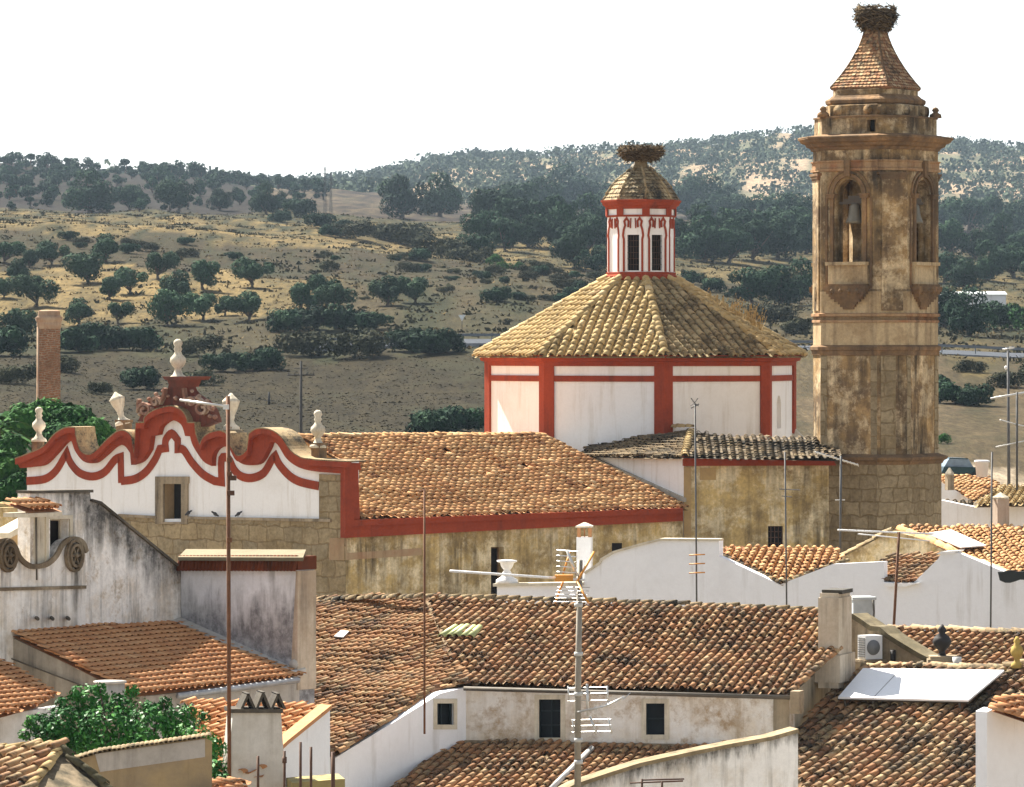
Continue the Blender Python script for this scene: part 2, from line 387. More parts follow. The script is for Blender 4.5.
def tree_proto(name, kind, seed, h, w, n, leaf, trunk, flatc=.75, lobes=9):
    """a tree of crown width w and height h standing on z=0"""
    rnd = random.Random(seed); ls = []; r0 = w * .27
    for k in range(lobes):
        a = 6.283 * k / lobes + rnd.uniform(-.4, .4); q = rnd.uniform(.15, .55) * w * .82
        if k < 2: q *= .3
        zc = trunk + (h - trunk) * rnd.uniform(.18, .74) + (.0 if k > 1 else (h - trunk) * .12)
        ls.append(((q * math.cos(a), q * math.sin(a), zc), r0 * rnd.uniform(.5, 1.15), flatc))
    t = MB(); lean = Vector((rnd.uniform(-.15, .15), rnd.uniform(-.1, .1), 0)) * h
    fork = Vector((0, 0, max(trunk, .3) * .9)) + lean * .5; tr = h * .055
    t.tube([(0, 0, -.4), (lean.x * .1, lean.y * .1, .1), fork * .6, fork], [tr * 1.5, tr * 1.2, tr, tr * .85], 7)
    for c, r, q in ls[:6]:
        c = Vector(c); m = fork.lerp(c, .5) + Vector((0, 0, -.1 * h)) * rnd.uniform(0, 1)
        t.tube([fork * .92, m, c], [tr * .6, tr * .4, tr * .12], 5)
    cr = MB(); leaves(cr, ls, n, leaf, rnd)
    return ls, mesh_of('trunk', t, bark, (0, 0, 0)), mesh_of('crown', cr, LM[kind], (0, 0, 0))
PROTO = {}
def protos(key, name, kind, cnt, **k):
    PROTO[key] = (name, [tree_proto(name, kind, 100 * len(PROTO) + i, **k)[1:] for i in range(cnt)], k['w'])
protos('olive', 'olive_tree', 'olive', 5, h=4.9, w=6.4, n=3400, leaf=.26, trunk=.7, flatc=.9)
protos('oak', 'oak_tree', 'oak', 4, h=6.8, w=8.0, n=4200, leaf=.30, trunk=.8, flatc=.9, lobes=12)
protos('bush', 'bush', 'oak', 3, h=3.0, w=6.0, n=2400, leaf=.25, trunk=.25, flatc=.72)
protos('scrub', 'scrub_bush', 'scrub', 3, h=2.6, w=6.0, n=2200, leaf=.22, trunk=.2, flatc=.7)
protos('green', 'bush', 'bright', 2, h=2.8, w=5.0, n=1800, leaf=.22, trunk=.3)
protos('far', 'oak_tree', 'oak', 4, h=5.6, w=7.5, n=460, leaf=.58, trunk=.5, lobes=6)
rt = random.Random(3); NT = 0
def plant(key, x, y, wpx, label, cat='tree', group=None):
    global NT
    p = hit(x, y)
    if p is None: return None
    name, ms, w = PROTO[key]; tm, cm = ms[NT % len(ms)]; NT += 1
    sc = wpx * p.y / F / w
    r = thing(name, label, cat, p, group); r.scale = (sc, sc, sc * rt.uniform(.92, 1.1)); r.rotation_euler = (0, 0, rt.uniform(0, 6.28))
    if key != 'bush' and key != 'scrub' and key != 'green':
        o = link(bpy.data.objects.new('trunk', tm)); o.parent = r
    o = link(bpy.data.objects.new('crown', cm)); o.parent = r
    return r
ORD = ['first', 'second', 'third', 'fourth', 'fifth', 'sixth', 'seventh', 'eighth', 'ninth', 'tenth', 'eleventh', 'twelfth', 'thirteenth', 'fourteenth']
def row(key, pts, phrase, cat='tree', group=None):
    pts = sorted(pts)
    for i, (x, y, w) in enumerate(pts):
        plant(key, x, y, w, phrase.replace('#', ORD[i]), cat, group)
G = 'olive trees on the dry slope'
row('olive', [(5,264,30),(30,268,24),(51,266,32),(88,284,46),(106,262,34),(158,279,32),(203,290,36),(252,288,38)], '# from left of the upper olive trees below the earth bank', group=G)
row('olive', [(4,298,26),(36,307,40),(18,285,30),(110,300,28),(129,294,36),(168,326,44),(178,303,36),(203,320,34),(225,316,26),(248,321,40)], '# from left of the middle olive trees on the golden grass', group=G)
row('olive', [(17,340,38),(79,326,34),(118,324,26),(302,312,36),(320,300,34),(335,311,36),(387,306,34),(415,304,34)], '# from left of the lower olive trees at the grove edge', group=G)
G = 'dark hedge bushes below the olive slope'
row('bush', [(5,357,60),(72,352,50),(95,349,50),(118,350,46),(142,350,44),(285,333,44),(312,330,50),(345,330,50),(372,330,40)], '# from left of the dark hedge bushes under the olive slope', 'bush', G)
row('bush', [(226,372,40),(247,371,40),(268,370,42)], '# of the three dark round bushes beside the ploughed field', 'bush')
row('bush', [(410,352,48),(432,354,52),(452,352,36)], '# from left of the big dark bushes by the road', 'bush')
plant('bush', 142, 390, 48, 'single broad dark bush above the church gable on the field edge', 'bush')
row('scrub', [(20,384,44),(60,372,40),(96,394,30),(195,356,44),(310,356,60),(350,358,60),(200,385,40)], '# from left of the brown scrub bushes along the field path', 'bush', 'brown scrub by the field')
row('bush', [(430,440,60),(458,432,52),(480,428,26)], '# from left of the low green bushes at the near field edge', 'bush')
row('oak', [(402,218,46),(440,217,46)], '# of the two big dark oaks on the skyline right of the pylon', 'tree')
row('scrub', [(412,246,54),(440,258,50),(470,262,40),(384,240,36),(350,238,40)], '# from left of the brown bushes below the twin oaks', 'bush')
row('bush', [(420,261,28),(497,302,32),(300,216,34),(318,228,30),(330,236,26),(345,232,24),(280,222,26),(268,212,30)], '# from left of the small dark bushes scattered on the terrace', 'bush')
row('green', [(496,265,18),(504,271,14),(520,270,14)], '# of the three bright green shrubs left of the lantern', 'shrub')
G = 'dark oaks of the wood behind the lantern'
L1 = 'dark holm oak in the dense wood either side of the lantern'
for pts in ([(488,226,44),(512,220,40),(540,216,44),(566,214,48),(590,216,44),(612,220,40),(690,220,46),(714,222,46),(736,226,42),(762,232,44),(790,234,44),(808,236,40)],
            [(486,244,42),(505,250,38),(530,248,40),(560,250,44),(584,254,46),(606,254,40),(682,258,44),(706,260,48),(730,262,44),(754,262,48),(780,258,44),(804,256,40)],
            [(480,262,36),(574,268,38),(600,274,34),(700,246,48),(744,246,48),(778,246,48),(560,236,46),(592,238,46),(520,236,46)]):
    for x, y, w in pts: plant('oak', x + rt.uniform(-3, 3), y + rt.uniform(-2, 2), w, L1, 'tree', G)
row('oak', [(752,304,44),(780,306,48),(802,300,44)], '# of the dark oaks between octagon roof and tower', 'tree')
row('scrub', [(770,322,44),(800,334,36)], '# brown bush low beside the tower', 'bush')
row('bush', [(692,284,26),(712,292,30),(574,300,26),(598,296,24),(560,302,20),(740,300,30)], '# from left of the low bushes around the lantern', 'bush')
G = 'dark trees right of the tower'
for pts in ([(946,230,40),(970,234,40),(996,234,42),(1020,236,40),(1046,236,40)], [(950,256,40),(976,258,36),(1002,254,40),(1028,256,40)],
            [(944,284,40),(964,290,36),(988,282,40),(1014,278,44),(1040,284,44)]):
    for x, y, w in pts: plant('oak', x, y, w, 'dark holm oak on the slope right of the bell tower', 'tree', G)
row('oak', [(945,328,46),(970,336,48),(996,330,40)], '# from left of the dark trees below the white shed', 'tree')
row('green', [(1010,330,42),(1040,334,50)], '# of the big bright green trees by the right edge', 'tree')
row('bush', [(948,404,44),(972,406,48),(936,392,36)], '# from left of the dark bushes beside the tower above the tan field', 'bush')
row('scrub', [(1004,388,40),(1030,384,40),(968,372,30)], '# from left of the brown bushes below the road', 'bush')
row('green', [(944,444,16)], 'small bright green bush low against the tower edge', 'bush')
for i in range(60):                         # scrub on the earth bank and the slopes under it
    x = rt.uniform(0, 700); y = 244 + max(0, x - 150) * .075 + rt.uniform(-6, 16) if i < 36 else rt.uniform(270, 332)
    if i >= 36: x = rt.uniform(330, 640)
    plant('scrub' if i % 3 else 'bush', x, y, rt.uniform(8, 22), 'low scrubby bush among many on the earth bank and rough slope', 'bush', 'scrub bushes on the earth bank')
for i in range(190):                        # the blue-grey hill on the left
    x = rt.uniform(-20, 330); y = rt.uniform(163, 212) if i > 34 else None
    if y is None:
        x = -10 + i * 9.6 + rt.uniform(-3, 3); y = (164 + max(0, x) * .06 if x < 150 else 173 + (x - 150) * .115) + 1.5
    if y < 163 + max(0, x - 60) * .1: continue
    plant('far', x, y, rt.uniform(12, 21), 'small dark oak dotted over the blue-grey hill on the left', 'tree', 'oaks on the left hill')
row('oak', [(90,213,46),(130,210,30),(178,212,40),(220,210,26),(266,214,30)], '# from left of the larger dark trees at the foot of the left hill', 'tree')
def far_wood():
    mb = MB(); rnd = random.Random(5)
    for i in range(9500):
        px = rnd.uniform(-100, 1150); d = 1850 + 1350 * rnd.random() ** .8
        X = (px - 512) / F * d
        if fbm(px * .03, d * .005, 4) < -.34 + .3 * rnd.random(): continue
        z = tz(X, d); s = rnd.uniform(1.8, 4.6); b = rnd.uniform(.15, .8)
        for k in range(rnd.randint(13, 20)):
            a = rnd.uniform(0, 6.28); q = s * rnd.random() ** .5; h = rnd.uniform(.3, 1.5) * s
            p = Vector((X + q * math.cos(a), d + q * math.sin(a), z + h)); nn = Vector((rnd.gauss(0, 1), rnd.gauss(0, 1) - .7, rnd.gauss(.6, 1))).normalized()
            u = nn.orthogonal().normalized() * s * rnd.uniform(.18, .36); v = nn.cross(u) * rnd.uniform(.6, 1)
            t = max(0, min(1, rnd.gauss(b, .2))); mb.face((p - u, p - v, p + u, p + v), (t, t, t))
    obj('far_wood', mb, leaf_mat('far_leaves', (.018, .036, .022), (.042, .068, .038), (.08, .112, .062)), kind='stuff', label='scattered oak wood covering the far hazy hill', cat='wood')
far_wood()
# ------------------------------------------------------------------ building helpers
def wallpoly(vp, top, off=0.0, zb=0.0):
    a = vp.poly(top, off); e, f = a[-1].copy(), a[0].copy(); e.z = zb; f.z = zb
    return a + [e, f]
def wall(mb, vp, top, th=.35, holes=(), off=0.0, zb=0.0):
    mb.slab(wallpoly(vp, top, off, zb), vp.n * -th, [vp.poly(h, off) for h in holes])
def patch(mb, vp, pts, off, th, holes=()): mb.slab(vp.poly(pts, off), vp.n * -th, [vp.poly(h, off) for h in holes])
def rect(x0, y0, x1, y1): return [(x0, y0), (x1, y0), (x1, y1), (x0, y1)]
def ribbon(mb, pts, n, w, t, closed=False):
    """a strip of width w and thickness t along points lying in a plane of normal n"""
    pts = [Vector(p) for p in pts]; L = []; m = len(pts)
    for i, p in enumerate(pts):
        a = pts[(i - 1) % m] if closed or i else None; b = pts[(i + 1) % m] if closed or i < m - 1 else None
        d1 = (p - a).normalized() if a is not None else (b - p).normalized(); d2 = (b - p).normalized() if b is not None else d1
        tn = (d1 + d2); tn = tn.normalized() if tn.length > .01 else d1; s = tn.cross(n).normalized()
        k = 1 / max(.45, abs(s.dot(d1.cross(n).normalized())))
        L.append((p + s * w / 2 * k, p - s * w / 2 * k))
    for i in range(m if closed else m - 1):
        (a, b), (c, d) = L[i], L[(i + 1) % m]; f = n * t
        mb.face((a + f, b + f, d + f, c + f)); mb.face((a, a + f, c + f, c)); mb.face((b, d, d + f, b + f))
    if not closed:
        for (a, b) in (L[0], L[-1]): mb.face((a, b, b + n * t, a + n * t))
def inpoly(p, q):
    c = False; j = len(q) - 1
    for i in range(len(q)):
        if (q[i][1] > p[1]) != (q[j][1] > p[1]) and p[0] < (q[j][0] - q[i][0]) * (p[1] - q[i][1]) / (q[j][1] - q[i][1]) + q[i][0]: c = not c
        j = i
    return c
def barrel(mb, a, b, side, up, r0, r1, tint, hk=.8, n=6, lift=0.0):
    """half-round tile from a (low end, radius r0) to b"""
    vs = []
    for p, r in ((a, r0), (b, r1)):
        for k in range(n + 1):
            t = math.pi * k / n; vs.append(p + side * (r * math.cos(t)) + up * (r * hk * math.sin(t)))
    i = n + 1
    fs = [(k, k + 1, i + k + 1, i + k) for k in range(n)]
    for k in range(n + 1):                      # the open lower end gets the thickness of fired clay
        t = math.pi * k / n; vs.append(a + side * (r0 * .80 * math.cos(t)) + up * (r0 * hk * .78 * math.sin(t)))
    fs += [(k, 2 * i + k, 2 * i + k + 1, k + 1) for k in range(n)]
    mb.grid(vs, fs, tint)
def tiles(mb, poly, pl, sp=.22, ln=.40, seed=0, sag=.05, rk=.33, low=.1, hk=.9, n=6, jit=1.0, ch=.45):
    rn = random.Random(seed); o = poly[0]; nn = pl.n
    q = [((p - o).dot(pl.side), (p - o).dot(pl.up)) for p in poly]
    a0 = min(p[0] for p in q); a1 = max(p[0] for p in q); b0 = min(p[1] for p in q); b1 = max(p[1] for p in q)
    step = ln * .82; nc = max(1, int((a1 - a0) / sp)); sp = (a1 - a0) / nc; r = sp * rk
    for c in range(nc + 1):
        for kind in (0, 1):
            ac = a0 + (c + (0 if kind else .5)) * sp; cb = rn.uniform(-.10, .10); st = rn.uniform(-.2, .2) * step * jit
            for k in range(-1, int((b1 - b0) / step) + 1):
                bl = b0 + k * step + st; slip = rn.random()
                if slip < .004 * jit and kind == 0: continue
                if not inpoly((ac, bl + step * .55), q): continue
                a = ac + rn.gauss(0, .006) * jit + .03 * fbm(bl * .5, ac * .3, seed)
                z = sag * fbm(a * .35 + seed, bl * .45, 2.2) + rn.gauss(0, .005) * jit
                t = max(0, min(1, rn.gauss(.5 + cb + .22 * fbm(a * .55, bl * .8, seed + 3.3), .15))); l = rn.random()
                if slip > 1 - .012 * jit: bl -= rn.uniform(.05, .16); a += rn.gauss(0, .025); z += .015
                pa = o + pl.side * a + pl.up * (bl + rn.gauss(0, .02) * jit); pb = o + pl.side * (a + rn.gauss(0, .006) * jit) + pl.up * (bl + step * 1.22)
                if kind == 0: barrel(mb, pa + nn * (z + .075), pb + nn * (z + .035), pl.side, nn, r * 1.12, r * .88, (t, l, 0), hk, n)
                else:
                    w = sp * .36; vs = []
                    for p, h in ((pa, .03), (pb, 0)):
                        for s_, hh in ((-1, .055), (-.45, .008), (.45, .008), (1, .055)): vs.append(p + pl.side * (s_ * w) + nn * (z + h + hh))
                    mb.grid(vs, [(j, j + 1, 5 + j, 4 + j) for j in range(3)], (t * ch, l, 0))  # channel tiles tinted darker: shade between the tile columns put into colour
    mb.face([p - nn * .05 for p in poly], (low, .8, 0))
def ridge(mb, p0, p1, r=.13, ln=.40, seed=0, up=UP, tint=None, wob=.012):
    rn = random.Random(seed); d = p1 - p0; m = max(1, int(d.length / (ln * .85))); st = d / m; dn = d.normalized()
    side = dn.cross(up).normalized(); u = side.cross(dn)
    for k in range(m):
        j = u * rn.gauss(0, wob) + side * rn.gauss(0, wob); a = p0 + st * k + j; t = max(0, min(1, rn.gauss(.55, .22)))
        barrel(mb, a + u * .03, a + st * 1.2, side, u, r, r * .86, tint or (t, rn.random(), 0), .85)
def roof(parent, poly, pl, mat, name='roof', **k):
    mb = MB(); tiles(mb, poly, pl, **k); return obj(name, mb, mat, parent)
def window(parent, vp, r, frame, pane, depth=.16, bars=(0, 0), fw=.06, off=0.0):
    x0, y0, x1, y1 = r; c = [vp.at(*q, off) - vp.n * (depth - .04) for q in rect(*r)]; mb = MB()
    ribbon(mb, [p for p in c], vp.n, fw * 2, .05, True)
    for k in range(bars[0]):
        t = (k + 1) / (bars[0] + 1); ribbon(mb, [c[0].lerp(c[1], t), c[3].lerp(c[2], t)], vp.n, .035, .03)
    for k in range(bars[1]):
        t = (k + 1) / (bars[1] + 1); ribbon(mb, [c[0].lerp(c[3], t), c[1].lerp(c[2], t)], vp.n, .035, .03)
    f = obj('window', mb, frame, parent); g = MB(); g.slab([vp.at(*q, off) - vp.n * depth for q in rect(*r)], vp.n * -.03)
    obj('pane', g, pane, f); return f
def scales(mb, eL, eR, rows, tw, seed=0, lift=.05):
    """flat overlapping tiles between two edge curves eL(t), eR(t), t from 0 (low) to 1"""
    rn = random.Random(seed)
    for k in range(rows):
        t0, t1 = k / rows, min(1, (k + 1.15) / rows); a, b, c, d = eL(t0), eR(t0), eR(t1), eL(t1)
        nn = (b - a).cross(d - a).normalized(); m = max(1, round((b - a).length / tw)); sh = .5 if k % 2 else 0
        for i in range(m + (1 if sh else 0)):
            u0 = max(0, (i - sh) / m); u1 = min(1, (i + 1 - sh) / m)
            if u1 - u0 < .02: continue
            g = .04 / m; f = nn * (lift + rn.gauss(0, .008)); w = rn.gauss(0, .006)
            p0, p1 = a.lerp(b, u0 + g), a.lerp(b, u1 - g); q1, q0 = d.lerp(c, u1 - g), d.lerp(c, u0 + g); mid = (p0 + p1) / 2 + (p0 - q0) * .18
            mb.face((p0 + f, mid + f * 1.05, p1 + f, q1, q0), (max(0, min(1, rn.gauss(.5, .27))), rn.random(), 0))
            mb.face((p0, mid, mid + f * 1.05, p0 + f), (.1, .2, 0)); mb.face((mid, p1, p1 + f, mid + f * 1.05), (.1, .2, 0))
def chain(pts):
    """smooth (Catmull-Rom) resample of pixel points; None breaks the smoothing (a sharp corner)"""
    out = []; seg = []
    def flush(seg):
        if len(seg) < 3: return list(seg)
        r = []
        for i in range(len(seg) - 1):
            p0, p1, p2, p3 = seg[max(i - 1, 0)], seg[i], seg[i + 1], seg[min(i + 2, len(seg) - 1)]
            for k in range(4):
                t = k / 4; r.append(tuple(.5 * ((2 * p1[j]) + (-p0[j] + p2[j]) * t + (2 * p0[j] - 5 * p1[j] + 4 * p2[j] - p3[j]) * t * t + (-p0[j] + 3 * p1[j] - 3 * p2[j] + p3[j]) * t ** 3) for j in (0, 1)))
        return r + [seg[-1]]
    for p in pts + [None]:
        if p is None:
            out += flush(seg); seg = [seg[-1]] if seg else []
            if out and seg: out.pop()
        else: seg.append(p)
    return out + seg
TERRA = ((0, (.075, .045, .03)), (.28, (.19, .09, .046)), (.55, (.32, .155, .072)), (.8, (.41, .225, .108)), (1, (.48, .32, .18)))
GOLDT = ((0, (.20, .085, .04)), (.3, (.47, .222, .092)), (.65, (.61, .345, .15)), (1, (.72, .50, .28)))
OCHRE = ((0, (.19, .12, .055)), (.35, (.38, .27, .12)), (.7, (.53, .375, .17)), (1, (.62, .48, .27)))
NEWT = ((0, (.36, .155, .07)), (.5, (.50, .24, .105)), (1, (.60, .34, .17)))
T_house = tile_mat('old_roof_tiles', TERRA, la=.3, ma=.32)
T_near = tile_mat('brown_roof_tiles', ((0, (.06, .038, .028)), (.3, (.16, .078, .042)), (.6, (.33, .16, .078)), (1, (.50, .34, .19))), la=.45, ma=.4)
T_nave = tile_mat('golden_roof_tiles', GOLDT, lichen=(.50, .36, .18), la=.25, ma=.16)
T_oct = tile_mat('ochre_roof_tiles', OCHRE, lichen=(.53, .40, .20), la=.45, moss=(.10, .08, .045), ma=.25)
T_dark = tile_mat('mossy_roof_tiles', ((0, (.06, .042, .026)), (.5, (.17, .118, .065)), (1, (.33, .24, .135))), lichen=(.30, .24, .14), la=.3, ma=.48)
T_new = tile_mat('new_roof_tiles', NEWT, lichen=(.5, .33, .18), la=.15, ma=.12)
T_octd = tile_mat('octagon_mossy_tiles', ((0, (.12, .085, .045)), (.5, (.30, .215, .11)), (1, (.52, .40, .23))), la=.35, moss=(.07, .055, .035), ma=.38)
T_spire = tile_mat('red_flat_tiles', ((0, (.14, .07, .04)), (.4, (.34, .15, .07)), (.8, (.50, .29, .14)), (1, (.58, .42, .24))), la=.3, ma=.3)
tower_p = plaster('pale_tower_render', (.58, .44, .26), (.40, .28, .15), (.15, .10, .06), .45, .42, extra=((.25, .17, .09), .16), bump=.5, fine=.3)
white = plaster('whitewash', (.86, .85, .835), (.80, .78, .75), (.58, .53, .46), .28, .30, fine=.05)
white_shade = plaster('shade_tint_whitewash', (.84, .85, .87), (.78, .785, .80), (.52, .50, .47), .3, .20, fine=.04)  # bluish cast of walls in shade is mixed into this whitewash
red = plaster('red_oxide_paint', (.34, .062, .028), (.26, .05, .026), (.16, .045, .03), .4, .35, fine=.2)
peel = plaster('peeling_whitewash', (.78, .75, .70), (.66, .57, .45), (.40, .31, .21), .45, .35, extra=((.40, .29, .18), .30))
grimy = plaster('grimy_whitewash', (.88, .85, .80), (.64, .56, .45), (.06, .055, .05), .40, .48, extra=((.40, .30, .18), .12), scale=1.4)
ochre_w = plaster('ochre_render', (.68, .49, .205), (.34, .245, .12), (.10, .075, .045), .48, .5, extra=((.86, .72, .47), .36), bump=.5, fine=.3)
tower_w = plaster('tower_render', (.60, .385, .165), (.20, .13, .07), (.055, .042, .028), .62, .72, extra=((.80, .62, .38), .34), bump=.5, fine=.3)
beige_w = plaster('beige_render', (.42, .34, .235), (.30, .235, .155), (.10, .082, .06), .5, .5, bump=.4, fine=.25)
frieze = plaster('worn_red_frieze', (.34, .115, .045), (.40, .26, .14), (.16, .09, .05), .7, .5, bump=.4, fine=.3)
mould = plaster('stained_moulding', (.34, .20, .095), (.16, .105, .06), (.09, .06, .04), .6, .5, extra=((.32, .14, .065), .14), bump=.5, fine=.3)
cream_s = plaster('cream_stone', (.64, .58, .46), (.50, .44, .33), (.24, .20, .15), .4, .35, scale=2.5)
glass = flat('dark_glass', (.010, .016, .022), .7, 0, .5)
void = flat('dark_interior', (.012, .010, .009), .9)
wood = flat('dark_green_shutter', (.018, .030, .036), .6)
iron = flat('rusty_iron', (.11, .06, .04), .7, .2, .5)
alu = flat('aluminium', (.60, .60, .58), .4, .55, .2)
coping = tile_mat('coping_clay', ((0, (.10, .07, .04)), (.4, (.24, .165, .085)), (1, (.38, .28, .16))), la=.3, ma=.4)
def masonry(name, c1, c2, mortar, bw, bh, dirt):
    k = N(name, .95, .1); uv = k.n('ShaderNodeUVMap', uv_map='uv').outputs[0]
    nz = k.n('ShaderNodeVectorMath', operation='ADD'); nn = k.n('ShaderNodeTexNoise'); nn.inputs['Scale'].default_value = 1.3; k.put(nn.inputs['Vector'], k.co)
    sc = k.n('ShaderNodeVectorMath', operation='SCALE'); k.put(sc.inputs[0], nn.outputs['Color']); sc.inputs['Scale'].default_value = .42
    k.put(nz.inputs[0], uv); k.put(nz.inputs[1], sc.outputs[0])
    b = k.n('ShaderNodeTexBrick'); k.put(b.inputs['Vector'], nz.outputs[0]); b.offset = .45; b.squash = .7; b.squash_frequency = 3
    for n_, v in (('Color1', (*c1, 1)), ('Color2', (*c2, 1)), ('Mortar', (*mortar, 1)), ('Scale', 1), ('Mortar Size', .035), ('Mortar Smooth', .5), ('Brick Width', bw), ('Row Height', bh), ('Bias', 0)): b.inputs[n_].default_value = v
    a = k.noise(.8, 9, .7); f = k.noise(6, 6, .7)
    c = k.mix(k.ramp(a, (.42, 0), (.7, .8)), b.outputs['Color'], dirt); c = k.mix(1.0, c, k.ramp(f, (.25, .6), (.75, 1.25)), 'MULTIPLY')
    k.bump(k.math('SUBTRACT', k.math('MULTIPLY', f, .5), b.outputs['Fac']), .7, .05); MATS[name] = k.done(c); return MATS[name]
stone = masonry('rubble_masonry', (.40, .31, .18), (.30, .25, .165), (.27, .20, .115), .95, .62, (.20, .145, .075))
ashlar = masonry('ashlar_masonry', (.38, .30, .185), (.26, .20, .12), (.24, .175, .095), .85, .55, (.20, .14, .07))
def nest(name, label, c, r, h, seed, twig):
    rn = random.Random(seed); mb = MB(); vs = []; fs = []; m = 14
    for j in range(7):
        t = j / 6; rr = r * (.55 + .42 * math.sin(t * 2.4)); z = h * t
        if j == 6: rr *= .55; z -= h * .12
        for k in range(m):
            a = 6.283 * k / m; q = rr * (.9 + .22 * noise.noise(Vector((math.cos(a) * 2, math.sin(a) * 2, z * 3 + seed))))
            vs.append(c + Vector((q * math.cos(a), q * math.sin(a), z)))
    for j in range(6): fs += [(j * m + k, j * m + (k + 1) % m, (j + 1) * m + (k + 1) % m, (j + 1) * m + k) for k in range(m)]
    fs += [tuple(range(m - 1, -1, -1)), tuple(range(6 * m, 7 * m))]
    mb.grid(vs, fs, (.3, .3, .3), False)
    for _ in range(900):
        a = rn.uniform(0, 6.283); t = rn.random(); rr = r * (.58 + .42 * math.sin(t * 2.4)) * rn.uniform(.9, 1.08)
        p = c + Vector((rr * math.cos(a), rr * math.sin(a), h * t)); tn = Vector((-math.sin(a), math.cos(a), rn.gauss(0, .45))) + Vector((math.cos(a), math.sin(a), 0)) * rn.gauss(0, .5)
        tn.normalize(); L = rn.uniform(.12, .38) * r; v = rn.random(); w = rn.uniform(.010, .022)
        if rn.random() < .04: tn = (tn + Vector((0, 0, -1.5))).normalized()
        mb.tube([p - tn * L, p + tn * L + Vector((0, 0, -.03))], w, 3, (v, v, v), False)
    o = obj(name, mb, twig, None, label, 'nest'); return o
